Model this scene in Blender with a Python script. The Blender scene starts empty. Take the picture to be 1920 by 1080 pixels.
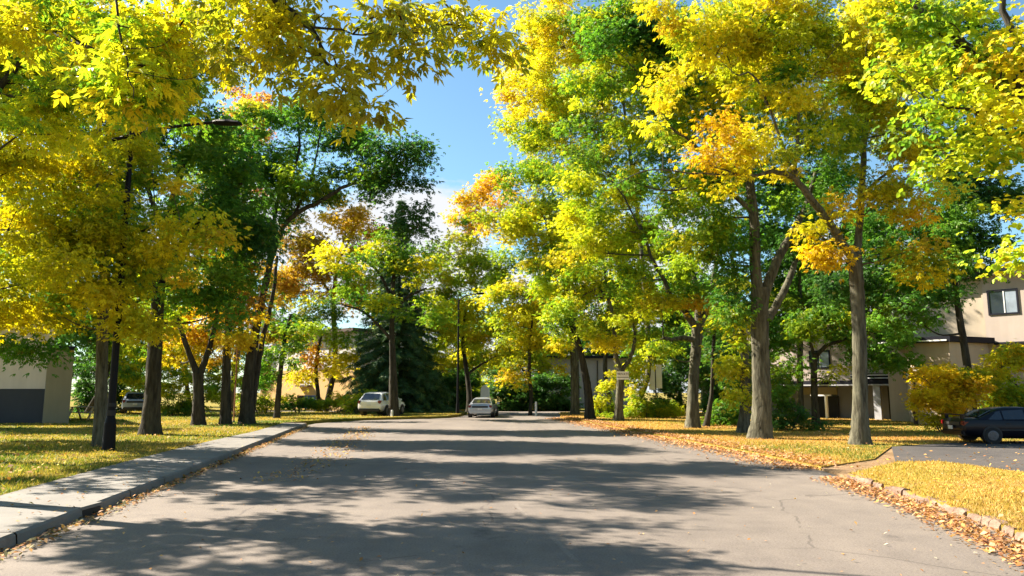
import bpy, bmesh, math, random
import numpy as np
from mathutils import Vector, Matrix

R = math.radians
rng = np.random.default_rng(11)
random.seed(5)
scene = bpy.context.scene
COL = scene.collection

# ------------------------------------------------------------------ camera geometry
FPX, CAMH, HOR = 1387.0, 1.75, 735.0
TH = math.atan((HOR - 540.0) / FPX)
CT, ST = math.cos(TH), math.sin(TH)

def ray(px, py):
    x = (px - 960.0) / FPX
    u = (540.0 - py) / FPX
    return np.array([x, CT - u * ST, ST + u * CT])

def at(px, py, Y):
    d = ray(px, py)
    d = d * (Y / d[1])
    return np.array([d[0], d[1], d[2] + CAMH])

def gnd(px, py, z=0.0):
    d = ray(px, py)
    t = (z - CAMH) / d[2]
    return np.array([d[0] * t, d[1] * t, z])

def project(P):
    q = P - np.array([0, 0, CAMH])
    dep = q[:, 1] * CT + q[:, 2] * ST
    up = -q[:, 1] * ST + q[:, 2] * CT
    dep = np.where(np.abs(dep) < 1e-3, 1e-3, dep)
    return 960 + q[:, 0] / dep * FPX, 540 - up / dep * FPX, dep

SUN_EL, SUN_AZ = R(38), math.atan2(-0.93, 0.36)          # azimuth from +Y towards +X

# ------------------------------------------------------------------ object helpers
def tag(o, label=None, cat=None, group=None, kind=None):
    if label: o['label'] = label
    if cat: o['category'] = cat
    if group: o['group'] = group
    if kind: o['kind'] = kind
    return o

def empty(name, loc, label=None, cat=None, group=None, rz=0.0):
    o = bpy.data.objects.new(name, None)
    o.empty_display_size = 0.3
    COL.objects.link(o)
    o.location = [float(v) for v in loc]
    o.rotation_euler = (0, 0, rz)
    return tag(o, label, cat, group)

def link(name, me, mat, parent=None):
    o = bpy.data.objects.new(name, me)
    COL.objects.link(o)
    if mat is not None and not me.materials:
        me.materials.append(mat)
    if parent is not None: o.parent = parent
    return o

def np_mesh(name, V, F, mat, parent=None, col=None, smooth=False):
    """V (n,3) F (m,k) -> one mesh object."""
    me = bpy.data.meshes.new(name)
    V = np.ascontiguousarray(V, dtype=np.float32); F = np.ascontiguousarray(F, dtype=np.int32)
    n, (m, k) = len(V), F.shape
    me.vertices.add(n); me.vertices.foreach_set('co', V.ravel())
    me.loops.add(m * k); me.loops.foreach_set('vertex_index', F.ravel())
    me.polygons.add(m); me.polygons.foreach_set('loop_start', np.arange(0, m * k, k, dtype=np.int32))
    if smooth: me.polygons.foreach_set('use_smooth', np.ones(m, dtype=bool))
    me.update(calc_edges=True)
    if col is not None:
        a = me.attributes.new('tint', 'FLOAT_COLOR', 'POINT')
        c4 = np.ones((n, 4), dtype=np.float32); c4[:, :3] = col
        a.data.foreach_set('color', c4.ravel())
    return link(name, me, mat, parent)

class MB:
    """collects boxes, prisms, lofts; build() links them as ONE mesh object"""
    def __init__(self): self.bm = bmesh.new()
    def box(self, x0, x1, y0, y1, z0, z1, bev=0.0):
        r = bmesh.ops.create_cube(self.bm, size=1.0)
        for v in r['verts']:
            v.co = Vector(((x0 + x1) / 2 + v.co.x * (x1 - x0), (y0 + y1) / 2 + v.co.y * (y1 - y0), (z0 + z1) / 2 + v.co.z * (z1 - z0)))
        if bev > 0:
            es = list({e for v in r['verts'] for e in v.link_edges})
            bmesh.ops.bevel(self.bm, geom=es, offset=bev, segments=2, affect='EDGES')
        return self
    def poly(self, pts):
        f = self.bm.faces.new([self.bm.verts.new(p) for p in pts]); return f
    def prism(self, pts, d):
        """closed outline pts (3D), extruded by vector d"""
        a = [self.bm.verts.new(p) for p in pts]
        b = [self.bm.verts.new((p[0] + d[0], p[1] + d[1], p[2] + d[2])) for p in pts]
        n = len(a)
        self.bm.faces.new(a); self.bm.faces.new(b[::-1])
        for i in range(n):
            self.bm.faces.new((a[i], b[i], b[(i + 1) % n], a[(i + 1) % n]))
        return self
    def loft(self, rows, close=False, cap=True):
        vs = [[self.bm.verts.new(p) for p in r] for r in rows]
        n = len(vs[0])
        for i in range(len(vs) - 1):
            for j in range(n if close else n - 1):
                k = (j + 1) % n
                self.bm.faces.new((vs[i][j], vs[i][k], vs[i + 1][k], vs[i + 1][j]))
        if cap and close:
            self.bm.faces.new(vs[0][::-1]); self.bm.faces.new(vs[-1])
        return self
    def cyl(self, p0, p1, r0, r1=None, n=16):
        r1 = r0 if r1 is None else r1
        p0, p1 = Vector(p0), Vector(p1)
        d = (p1 - p0).normalized()
        a = d.orthogonal().normalized(); b = d.cross(a)
        rows = []
        for p, r in ((p0, r0), (p1, r1)):
            rows.append([p + (a * math.cos(t) + b * math.sin(t)) * r for t in [2 * math.pi * i / n for i in range(n)]])
        return self.loft(rows, close=True)
    def tubepath(self, pts, rs, n=10):
        rows = []
        pts = [Vector(p) for p in pts]
        for i, p in enumerate(pts):
            d = (pts[min(i + 1, len(pts) - 1)] - pts[max(i - 1, 0)]).normalized()
            a = d.cross(Vector((0.13, 0.97, 0.2))).normalized(); b = d.cross(a)
            rows.append([p + (a * math.cos(t) + b * math.sin(t)) * rs[i] for t in [2 * math.pi * k / n for k in range(n)]])
        return self.loft(rows, close=True)
    def build(self, name, mat, parent=None, smooth=False):
        bmesh.ops.recalc_face_normals(self.bm, faces=self.bm.faces[:])
        me = bpy.data.meshes.new(name); self.bm.to_mesh(me); self.bm.free()
        if smooth:
            me.polygons.foreach_set('use_smooth', [True] * len(me.polygons))
            me.set_sharp_from_angle(angle=R(38))
        return link(name, me, mat, parent)

# ------------------------------------------------------------------ materials
def new_mat(name):
    m = bpy.data.materials.new(name); m.use_nodes = True
    nt = m.node_tree; b = nt.nodes['Principled BSDF']
    return m, nt, b

def nd(nt, t, **kw):
    n = nt.nodes.new(t)
    for k, v in kw.items():
        if k in n.inputs: n.inputs[k].default_value = v
        else: setattr(n, k, v)
    return n

def ramp(nt, fac, stops):
    r = nt.nodes.new('ShaderNodeValToRGB')
    cr = r.color_ramp
    while len(cr.elements) < len(stops): cr.elements.new(0.5)
    for e, (p, c) in zip(cr.elements, stops):
        e.position = p; e.color = (*c, 1)
    nt.links.new(fac, r.inputs[0])
    return r.outputs[0]

def coords(nt, scale=(1, 1, 1), which='Object'):
    tc = nt.nodes.new('ShaderNodeTexCoord'); mp = nt.nodes.new('ShaderNodeMapping')
    mp.inputs['Scale'].default_value = scale
    nt.links.new(tc.outputs[which], mp.inputs[0])
    return mp.outputs[0]

def noise(nt, vec, scale, detail=4, rough=0.6):
    n = nt.nodes.new('ShaderNodeTexNoise')
    n.inputs['Scale'].default_value = scale; n.inputs['Detail'].default_value = detail; n.inputs['Roughness'].default_value = rough
    nt.links.new(vec, n.inputs['Vector'])
    return n.outputs['Fac']

def mixc(nt, fac, a, b, mode='MIX'):
    m = nt.nodes.new('ShaderNodeMix'); m.data_type = 'RGBA'; m.blend_type = mode
    for sock, v in ((m.inputs[0], fac), (m.inputs[6], a), (m.inputs[7], b)):
        if isinstance(v, (int, float)): sock.default_value = v
        elif isinstance(v, tuple): sock.default_value = (*v, 1)
        else: nt.links.new(v, sock)
    return m.outputs[2]

def bump(nt, b, h, strength=0.4, dist=0.02):
    n = nt.nodes.new('ShaderNodeBump'); n.inputs['Strength'].default_value = strength; n.inputs['Distance'].default_value = dist
    nt.links.new(h, n.inputs['Height']); nt.links.new(n.outputs[0], b.inputs['Normal'])

def plain(name, c, rough=0.6, metal=0.0, var=0.12, scale=3.0, coat=0.0, spec=0.5):
    m, nt, b = new_mat(name)
    v = coords(nt)
    f = noise(nt, v, scale, 5)
    nt.links.new(ramp(nt, f, [(0.3, tuple(x * (1 - var) for x in c)), (0.7, tuple(min(1, x * (1 + var)) for x in c))]), b.inputs['Base Color'])
    b.inputs['Roughness'].default_value = rough; b.inputs['Metallic'].default_value = metal
    b.inputs['Coat Weight'].default_value = coat
    b.inputs['Specular IOR Level'].default_value = spec
    return m

def wall_mat(name, c, streak=0.1, bscale=60):
    m, nt, b = new_mat(name)
    v = coords(nt); vs = coords(nt, (1.2, 1.2, 0.15))
    big = noise(nt, v, 0.5, 4); st = noise(nt, vs, 2.2, 4); fine = noise(nt, v, bscale, 3)
    c1 = mixc(nt, 1.0, ramp(nt, st, [(0.3, tuple(x * (1 - streak) for x in c)), (0.65, c)]), ramp(nt, big, [(0.25, (0.86, 0.86, 0.86)), (0.7, (1, 1, 1))]), 'MULTIPLY')
    nt.links.new(c1, b.inputs['Base Color']); b.inputs['Roughness'].default_value = 0.85
    bump(nt, b, fine, 0.25, 0.01)
    return m

def leaf_mat(name, trans=0.52, rough=0.45, tgain=(1.3, 1.32, 0.7)):
    m, nt, b = new_mat(name)
    at_ = nt.nodes.new('ShaderNodeAttribute'); at_.attribute_name = 'tint'
    nt.links.new(at_.outputs['Color'], b.inputs['Base Color'])
    b.inputs['Roughness'].default_value = rough; b.inputs['Specular IOR Level'].default_value = 0.25
    tr = nt.nodes.new('ShaderNodeBsdfTranslucent')
    nt.links.new(mixc(nt, 1.0, at_.outputs['Color'], tgain, 'MULTIPLY'), tr.inputs['Color'])
    mx = nt.nodes.new('ShaderNodeMixShader'); mx.inputs[0].default_value = trans
    nt.links.new(b.outputs[0], mx.inputs[1]); nt.links.new(tr.outputs[0], mx.inputs[2])
    nt.links.new(mx.outputs[0], nt.nodes['Material Output'].inputs['Surface'])
    return m

def bark_mat(name, dark, light, sc=7.0):
    m, nt, b = new_mat(name)
    v = coords(nt, (1, 1, 0.16)); v2 = coords(nt)
    f = noise(nt, v, sc, 6, 0.7); g = noise(nt, v2, 1.3, 4)
    c = mixc(nt, g, ramp(nt, f, [(0.36, dark), (0.62, light)]), ramp(nt, f, [(0.3, tuple(x * 0.75 for x in dark)), (0.7, (light[0] * 0.8, light[1] * 0.88, light[2] * 0.75))]))
    nt.links.new(c, b.inputs['Base Color']); b.inputs['Roughness'].default_value = 0.95
    b.inputs['Specular IOR Level'].default_value = 0.15
    bump(nt, b, f, 1.0, 0.05)
    return m

M = {}
M['leaf'] = leaf_mat('leaf')
M['needle'] = leaf_mat('needle', 0.15, 0.6)
M['litter'] = leaf_mat('litter', 0.15, 0.7)
M['blade'] = leaf_mat('grass_blade', 0.35, 0.6)
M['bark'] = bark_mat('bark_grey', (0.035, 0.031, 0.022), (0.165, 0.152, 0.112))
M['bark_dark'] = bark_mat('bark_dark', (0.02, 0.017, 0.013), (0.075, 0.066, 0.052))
M['cream'] = wall_mat('cream_stucco', (0.43, 0.36, 0.27))
M['pale'] = wall_mat('pale_stucco', (0.66, 0.58, 0.50))
M['pinkish'] = wall_mat('pink_grey_stucco', (0.42, 0.35, 0.30))
M['olive_wall'] = wall_mat('olive_panel', (0.24, 0.21, 0.13))
M['slate'] = wall_mat('slate_siding', (0.15, 0.16, 0.19))
M['charcoal'] = wall_mat('charcoal_base', (0.045, 0.048, 0.055))
M['tan'] = wall_mat('tan_stucco', (0.58, 0.37, 0.14))
M['white_wall'] = wall_mat('white_siding', (0.62, 0.60, 0.57))
M['lilac'] = wall_mat('lilac_grey_wall', (0.36, 0.35, 0.38))
M['fascia'] = plain('dark_fascia', (0.01, 0.011, 0.018), 0.7, spec=0.15)
M['brown'] = plain('brown_trim', (0.06, 0.03, 0.02), 0.6)
M['white'] = plain('white_paint', (0.75, 0.75, 0.74), 0.45, var=0.06)
M['grey_paint'] = plain('grey_paint', (0.36, 0.37, 0.40), 0.5)
M['black'] = plain('black_paint', (0.005, 0.005, 0.007), 0.55, spec=0.15)
M['rust'] = plain('rusty_steel', (0.30, 0.12, 0.05), 0.7, var=0.3)
M['glass'] = plain('window_glass', (0.03, 0.04, 0.05), 0.06, spec=0.8)
M['glass_pale'] = plain('curtained_glass', (0.25, 0.30, 0.36), 0.12, var=0.2, scale=1.5)
M['dark_room'] = plain('dark_recess', (0.01, 0.012, 0.015), 0.9)  # near-black colour painted for the shade inside the carport openings
M['tyre'] = plain('tyre_rubber', (0.012, 0.012, 0.012), 0.85)
M['rim'] = plain('alloy_rim', (0.12, 0.12, 0.125), 0.4, 0.8)
M['car_black'] = plain('black_car_paint', (0.003, 0.0035, 0.008), 0.3, 0.0, coat=0.12, var=0.03, spec=0.2)
M['car_silver'] = plain('silver_car_paint', (0.42, 0.44, 0.48), 0.3, 0.55, coat=0.8, var=0.03)
M['car_white'] = plain('white_car_paint', (0.72, 0.72, 0.71), 0.3, coat=0.8, var=0.03)
M['car_blue'] = plain('blue_grey_paint', (0.30, 0.35, 0.42), 0.35, coat=0.5, var=0.05)
M['car_glass'] = plain('car_glass', (0.015, 0.018, 0.022), 0.05, spec=0.8)
M['red_lens'] = plain('red_lens', (0.16, 0.006, 0.008), 0.15)
M['clear_lens'] = plain('clear_lens', (0.7, 0.7, 0.68), 0.15)
M['bumper'] = plain('black_plastic', (0.02, 0.02, 0.02), 0.6)
M['plate'] = plain('number_plate', (0.6, 0.6, 0.58), 0.5)
M['blue_bin'] = plain('blue_plastic', (0.02, 0.09, 0.28), 0.45)
M['iron'] = plain('cast_iron', (0.02, 0.02, 0.022), 0.7, 0.3)
M['wood_pale'] = plain('weathered_wood', (0.42, 0.36, 0.27), 0.8, var=0.25)
M['ink'] = plain('dark_ink', (0.03, 0.03, 0.03), 0.7)
M['wire'] = plain('cable', (0.02, 0.02, 0.02), 0.7)

def asphalt(name, base, warm):
    m, nt, b = new_mat(name)
    v = coords(nt)
    big = noise(nt, v, 0.25, 5, 0.65); med = noise(nt, v, 2.0, 4); fine = noise(nt, v, 140, 2)
    c = ramp(nt, big, [(0.3, tuple(x * 0.84 for x in base)), (0.5, base), (0.72, warm)])
    c = mixc(nt, 1.0, c, ramp(nt, med, [(0.3, (0.88, 0.88, 0.89)), (0.65, (1, 1, 1))]), 'MULTIPLY')
    c = mixc(nt, 1.0, c, ramp(nt, fine, [(0.36, (0.6, 0.6, 0.62)), (0.5, (1, 1, 1)), (0.66, (1.0, 1.0, 1.0)), (0.74, (1.25, 1.24, 1.2))]), 'MULTIPLY')
    agg = noise(nt, v, 38, 3, 0.7)
    c = mixc(nt, 1.0, c, ramp(nt, agg, [(0.34, (0.68, 0.68, 0.69)), (0.5, (0.98, 0.98, 0.98)), (0.66, (1.12, 1.12, 1.11))]), 'MULTIPLY')
    vst = coords(nt, (1.0, 0.05, 1.0)); lane = noise(nt, vst, 0.9, 3)
    c = mixc(nt, 1.0, c, ramp(nt, lane, [(0.35, (0.9, 0.9, 0.91)), (0.6, (1.04, 1.035, 1.03))]), 'MULTIPLY')
    oil = noise(nt, v, 0.9, 6, 0.75)
    c = mixc(nt, 1.0, c, ramp(nt, oil, [(0.29, (0.6, 0.6, 0.62)), (0.40, (1, 1, 1))]), 'MULTIPLY')
    # cracks: cell borders of a large, distorted voronoi, broken up by noise
    nz = nt.nodes.new('ShaderNodeTexNoise'); nz.inputs['Scale'].default_value = 0.8; nz.inputs['Detail'].default_value = 5
    nt.links.new(v, nz.inputs['Vector'])
    ad = nt.nodes.new('ShaderNodeMix'); ad.data_type = 'VECTOR'; ad.inputs[0].default_value = 0.35
    nt.links.new(v, ad.inputs[4]); nt.links.new(nz.outputs['Color'], ad.inputs[5])
    vo = nt.nodes.new('ShaderNodeTexVoronoi'); vo.feature = 'DISTANCE_TO_EDGE'; vo.inputs['Scale'].default_value = 0.3
    nt.links.new(ad.outputs[1], vo.inputs['Vector'])
    crack = ramp(nt, vo.outputs['Distance'], [(0.0, (0, 0, 0)), (0.0028, (1, 1, 1))])
    brk = ramp(nt, noise(nt, v, 0.6, 3), [(0.5, (1, 1, 1)), (0.58, (0, 0, 0))])
    c = mixc(nt, 1.0, c, mixc(nt, 1.0, mixc(nt, 1.0, crack, brk, 'LIGHTEN'), (0.68, 0.68, 0.69), 'LIGHTEN'), 'MULTIPLY')
    nt.links.new(c, b.inputs['Base Color'])
    b.inputs['Roughness'].default_value = 0.85; b.inputs['Specular IOR Level'].default_value = 0.3
    bump(nt, b, fine, 0.5, 0.006)
    return m
M['asphalt'] = asphalt('asphalt', (0.19, 0.162, 0.137), (0.212, 0.18, 0.15))
M['worn_line'] = asphalt('worn_line', (0.222, 0.192, 0.163), (0.19, 0.157, 0.127))
M['drive'] = asphalt('old_asphalt', (0.085, 0.077, 0.072), (0.115, 0.098, 0.086))

def concrete():
    m, nt, b = new_mat('concrete')
    v = coords(nt)
    f = noise(nt, v, 1.2, 6); g = noise(nt, v, 70, 3)
    c = ramp(nt, f, [(0.3, (0.14, 0.131, 0.118)), (0.7, (0.195, 0.183, 0.165))])
    c = mixc(nt, 1.0, c, ramp(nt, g, [(0.3, (0.75, 0.75, 0.75)), (0.5, (1, 1, 1))]), 'MULTIPLY')
    st = noise(nt, v, 3.5, 7, 0.75)
    c = mixc(nt, 1.0, c, ramp(nt, st, [(0.3, (0.66, 0.64, 0.6)), (0.46, (1, 1, 1))]), 'MULTIPLY')
    nt.links.new(c, b.inputs['Base Color']); b.inputs['Roughness'].default_value = 0.9
    bump(nt, b, g, 0.3, 0.006)
    return m
M['concrete'] = concrete()

def ground_mat(name, a, bcol, c3, sc=0.35):
    m, nt, b = new_mat(name)
    v = coords(nt)
    f = noise(nt, v, sc, 6, 0.7); g = noise(nt, v, 9, 5, 0.75); h = noise(nt, v, 55, 3)
    c = ramp(nt, f, [(0.34, a), (0.5, bcol), (0.66, c3)])
    c = mixc(nt, 1.0, c, ramp(nt, g, [(0.3, (0.62, 0.62, 0.55)), (0.6, (1.1, 1.08, 1))]), 'MULTIPLY')
    nt.links.new(c, b.inputs['Base Color']); b.inputs['Roughness'].default_value = 1.0
    b.inputs['Specular IOR Level'].default_value = 0.057
    bump(nt, b, h, 0.8, 0.03)
    return m
M['lawn'] = ground_mat('lawn_soil', (0.10, 0.13, 0.025), (0.22, 0.18, 0.04), (0.32, 0.22, 0.06))
M['verge'] = ground_mat('dry_verge', (0.20, 0.17, 0.035), (0.33, 0.22, 0.05), (0.38, 0.22, 0.07))
M['terrain'] = ground_mat('terrain', (0.12, 0.13, 0.03), (0.22, 0.18, 0.05), (0.28, 0.2, 0.06), 0.1)
M['stone'] = ground_mat('kerb_stone', (0.13, 0.09, 0.075), (0.24, 0.165, 0.135), (0.30, 0.22, 0.18), 2.5)
M['dirt'] = ground_mat('dirt_apron', (0.20, 0.135, 0.08), (0.27, 0.18, 0.11), (0.31, 0.215, 0.14), 0.8)

# ------------------------------------------------------------------ world, sun, camera
w = bpy.data.worlds.new('World'); scene.world = w; w.use_nodes = True
nt = w.node_tree
bg = nt.nodes['Background']
sky = nt.nodes.new('ShaderNodeTexSky'); sky.sky_type = 'NISHITA'; sky.sun_disc = False
sky.sun_elevation = SUN_EL; sky.sun_rotation = SUN_AZ; sky.air_density = 1.0; sky.dust_density = 0.6; sky.ozone_density = 1.6
tc = nt.nodes.new('ShaderNodeTexCoord')
sep = nt.nodes.new('ShaderNodeSeparateXYZ'); nt.links.new(tc.outputs['Generated'], sep.inputs[0])
mp = nt.nodes.new('ShaderNodeMapping'); mp.inputs['Scale'].default_value = (1, 1, 2.2); mp.inputs['Location'].default_value = (0.35, 0.1, 0.0)
nt.links.new(tc.outputs['Generated'], mp.inputs[0])
cn = noise(nt, mp.outputs[0], 3.2, 9, 0.56)
# clouds gather low on the horizon: bias the threshold with the elevation
el = nt.nodes.new('ShaderNodeMapRange'); el.inputs['From Min'].default_value = 0.16; el.inputs['From Max'].default_value = 0.36
el.inputs['To Min'].default_value = 0.07; el.inputs['To Max'].default_value = -0.2
nt.links.new(sep.outputs['Z'], el.inputs['Value'])
add = nt.nodes.new('ShaderNodeMath'); add.operation = 'ADD'
nt.links.new(cn, add.inputs[0]); nt.links.new(el.outputs[0], add.inputs[1])
cm = ramp(nt, add.outputs[0], [(0.50, (0, 0, 0)), (0.60, (1, 1, 1))])
dt = nt.nodes.new('ShaderNodeVectorMath'); dt.operation = 'DOT_PRODUCT'; dt.inputs[1].default_value = Vector((-0.13, 0.96, 0.235)).normalized()
nt.links.new(tc.outputs['Generated'], dt.inputs[0])
bank = nt.nodes.new('ShaderNodeMapRange'); bank.inputs['From Min'].default_value = 0.990; bank.inputs['From Max'].default_value = 0.999; bank.inputs['To Min'].default_value = 0.0; bank.inputs['To Max'].default_value = 0.16
nt.links.new(dt.outputs['Value'], bank.inputs['Value'])
add2 = nt.nodes.new('ShaderNodeMath'); add2.operation = 'ADD'; nt.links.new(add.outputs[0], add2.inputs[0]); nt.links.new(bank.outputs[0], add2.inputs[1])
cm = ramp(nt, add2.outputs[0], [(0.53, (0, 0, 0)), (0.60, (1, 1, 1))])
skyc = mixc(nt, cm, mixc(nt, 1.0, sky.outputs[0], (0.84, 1.06, 1.06), 'MULTIPLY'), (4.6, 4.7, 4.9))
nt.links.new(skyc, bg.inputs['Color']); bg.inputs['Strength'].default_value = 0.05

sd = bpy.data.lights.new('sun', 'SUN'); sd.energy = 5.0; sd.angle = R(0.5); sd.color = (1.0, 0.89, 0.74)
so = bpy.data.objects.new('sun', sd); COL.objects.link(so)
sdir = Vector((math.sin(SUN_AZ) * math.cos(SUN_EL), math.cos(SUN_AZ) * math.cos(SUN_EL), math.sin(SUN_EL)))
so.rotation_euler = sdir.to_track_quat('Z', 'Y').to_euler()
so.location = (-30, 10, 30)

cd = bpy.data.cameras.new('camera'); co = bpy.data.objects.new('camera', cd); COL.objects.link(co)
cd.sensor_width = 36.0; cd.lens = 36.0 * FPX / 1920.0; cd.clip_end = 2000; cd.clip_start = 0.05
co.location = (0, 0, CAMH); co.rotation_euler = (R(90) + TH, 0, 0)
scene.camera = co
vs = scene.view_settings
vs.view_transform = 'Standard'; vs.look = 'None'; vs.exposure = 2.05; vs.gamma = 1.0
scene.render.engine = 'CYCLES'
cy = scene.cycles
cy.use_denoising = True; cy.max_bounces = 5; cy.diffuse_bounces = 3; cy.glossy_bounces = 3; cy.transmission_bounces = 4; cy.transparent_max_bounces = 4
cy.caustics_reflective = False; cy.caustics_refractive = False; cy.sample_clamp_indirect = 6

# ------------------------------------------------------------------ ground plan
KERB_Z = 0.14
def extend_near(P, y=-12.0):
    d = (P[0] - P[1]) / (P[0][1] - P[1][1])
    return [P[0] + d * (y - P[0][1])] + P
kb = [gnd(*p) for p in [(0, 1030), (60, 1007), (180, 967), (267, 927), (330, 900), (400, 870), (473, 840), (540, 812), (575, 798.5)]]
# smooth the straight kerb line
def fit(P, deg=2):
    ys = np.array([p[1] for p in P]); xs = np.array([p[0] for p in P])
    return np.polyfit(ys, xs, deg)
ck = fit(kb)
YS = [-12, 0, 4, 8, 10, 12, 15, 18, 21, 24, 27, 30, 33, 36, 38, 40]
def kx(y): return float(np.polyval(ck, max(y, 4))) if y >= 4 else float(np.polyval(ck, 4) + (np.polyval(ck, 5) - np.polyval(ck, 4)) * (y - 4))
kerb_line = [(kx(y), y) for y in YS]
so_pts = [gnd(px, py, KERB_Z) for px, py in [(0, 927), (117, 898), (200, 878), (277, 858), (353, 837), (433, 818), (500, 804), (545, 797.5)]]
cs = fit(so_pts)
def sx(y): return min(float(np.polyval(cs, max(y, 12))) if y >= 12 else float(np.polyval(cs, 12) + (np.polyval(cs, 13) - np.polyval(cs, 12)) * (y - 12)), kx(y) - 1.2)
walk_line = [(sx(y), y) for y in YS]
far_left = [(-11.0, 42.0), (-10.3, 44.5), (-9.0, 47.0), (-6.0, 49.2), (-4.2, 51.0), (-3.6, 55.0), (-3.4, 64.0)]
left_edge = kerb_line + far_left

rk = [gnd(*p) for p in [(1905, 1010), (1820, 975), (1740, 945), (1660, 920), (1590, 898)]]
near_edge = extend_near(rk)                                      # near right kerb
near_edge = [(p[0], p[1]) for p in near_edge]
mouth = [gnd(*p)[:2] for p in [(1545, 884)]]
far_edge = [tuple(gnd(*p)[:2]) for p in [(1540, 882), (1420, 855), (1300, 832), (1200, 813), (1130, 799), (1085, 790), (1050, 784.5)]] + [(3.6, 55.0), (3.9, 64.0)]
right_edge = near_edge + far_edge

def sheet(name, outline, z, mat, skirt=0.0, kind='structure'):
    mb = MB()
    top = [(p[0], p[1], z) for p in outline]
    if skirt > 0: mb.prism([(p[0], p[1], z - skirt) for p in outline], (0, 0, skirt))
    else: mb.poly(top)
    bmesh.ops.triangulate(mb.bm, faces=[f for f in mb.bm.faces if len(f.verts) > 4])
    o = mb.build(name, mat); tag(o, kind=kind); return o

g = MB(); g.poly([(-900, -300, -0.06), (900, -300, -0.06), (900, 1500, -0.06), (-900, 1500, -0.06)])
tag(g.build('ground', M['terrain']), kind='structure')
sheet('road', left_edge + [(-30, 64), (-30, 70), (40, 70), (40, 64)] + right_edge[::-1], 0.0, M['asphalt'])

mk = [gnd(*p) for p in [(966, 945), (985, 965), (1015, 990), (1040, 1012), (1062, 1035), (1080, 1052)]]
mb = MB()
mb.loft([[(p[0] - 0.035, p[1], 0.004), (p[0] + 0.035, p[1], 0.004)] for p in mk])
tag(mb.build('road_marking', M['worn_line']), kind='structure')
# left pavement with kerb, cast in slabs
mb = MB()
yy = np.arange(-12, 40.01, 1.9)
for i in range(len(yy) - 1):
    a, b = yy[i], yy[i + 1] - 0.035
    rows = []
    for y in (a, b):
        rows.append([(kx(y), y, -0.05), (kx(y) - 0.02, y, KERB_Z - 0.03), (kx(y) - 0.05, y, KERB_Z), (sx(y), y, KERB_Z + 0.012), (sx(y), y, -0.05)])
    mb.loft(rows)
mb.build('pavement', M['concrete'])['kind'] = 'structure'
mb = MB()
mb.loft([[(kx(y) - 0.012, y, -0.05), (kx(y) - 0.06, y, KERB_Z - 0.025), (sx(y) + 0.02, y, KERB_Z - 0.012)] for y in YS])
mb.build('pavement_bed', M['dirt'])['kind'] = 'structure'
LAWN_Z = 0.15
left_lawn = walk_line + [(-11.6, 42.0), (-10.5, 44.5), (-9.2, 47.0), (-6.2, 49.2), (-4.4, 51.0), (-3.8, 55.0), (-3.7, 62.0), (-30, 62), (-140, 62), (-140, -12)]
sheet('lawn', left_lawn, LAWN_Z, M['lawn'], 0.25)
sheet('far_lawn', [(-140, 70.5), (140, 70.5), (140, 140), (-140, 140)], 0.1, M['lawn'], 0.2)

RZ = 0.10
dr_low = [tuple(gnd(*p)[:2]) for p in [(1592, 899), (1680, 874), (1760, 872), (1920, 894)]] + [(30.0, 12.0), (60.0, 8.0)]
dr_up = [tuple(gnd(*p)[:2]) for p in [(1540, 882), (1640, 866), (1672, 842), (1790, 834), (1920, 831)]] + [(40, 26.0), (60, 27.0)]
near_verge = near_edge + dr_low[1:] + [(60, -12)]
far_verge = dr_up[:1] + dr_up[1:] + [(140, 27), (140, 63.8), (4.1, 63.8)] + far_edge[::-1][1:]
sheet('near_verge', near_verge, RZ, M['verge'], 0.2)
sheet('verge', far_verge, RZ - 0.02, M['verge'], 0.2)
sheet('driveway', [dr_low[1]] + dr_low[2:] + dr_up[::-1][:5], 0.072, M['drive'], 0.1)
sheet('dirt_apron', [dr_low[0], dr_low[1], dr_up[2], dr_up[1], dr_up[0]], 0.05, M['dirt'], 0.06)

# broken stone kerb along the near right verge
mb = MB()
pts = np.array(near_edge)
seg = np.linalg.norm(np.diff(pts, axis=0), axis=1); cum = np.r_[0, np.cumsum(seg)]
s = 8.0
while s < cum[-1] - 0.1:
    L = random.uniform(0.16, 0.5); e = min(s + L, cum[-1])
    pa = np.array([np.interp(s, cum, pts[:, 0]), np.interp(s, cum, pts[:, 1])]); pb = np.array([np.interp(e - 0.02, cum, pts[:, 0]), np.interp(e - 0.02, cum, pts[:, 1])])
    t = (pb - pa) / max(1e-6, np.linalg.norm(pb - pa)); n = np.array([t[1], -t[0]])
    if n[0] < 0: n = -n
    h = random.uniform(0.09, 0.13); o = random.uniform(-0.03, 0.02); wd = random.uniform(0.12, 0.2)
    j = lambda: random.uniform(-0.018, 0.018)
    rows = []
    for p, hh in ((pa, h + j()), ((pa + pb) / 2, h + j()), (pb, h + j())):
        q = p - n * 0.05 + n * o
        rows.append([(*(q + n * j()), -0.05), (*(q + n * (0.03 + j())), hh * 0.7), (*(q + n * (0.06 + j())), hh), (*(q + n * wd), hh - 0.01), (*(q + n * (wd + 0.02)), -0.05)])
    mb.loft(rows, close=True)
    s = e + random.choice([0, 0, 0.01, 0.05])
mb.build('kerb', M['stone'])['kind'] = 'structure'

# ------------------------------------------------------------------ scattered stuff (grass, fallen leaves)
def in_poly(P, poly):
    x, y = P[:, 0], P[:, 1]; ins = np.zeros(len(P), bool)
    n = len(poly); j = n - 1
    for i in range(n):
        xi, yi = poly[i][0], poly[i][1]; xj, yj = poly[j][0], poly[j][1]
        c = ((yi > y) != (yj > y)) & (x < (xj - xi) * (y - yi) / (yj - yi + 1e-12) + xi)
        ins ^= c; j = i
    return ins

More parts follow.
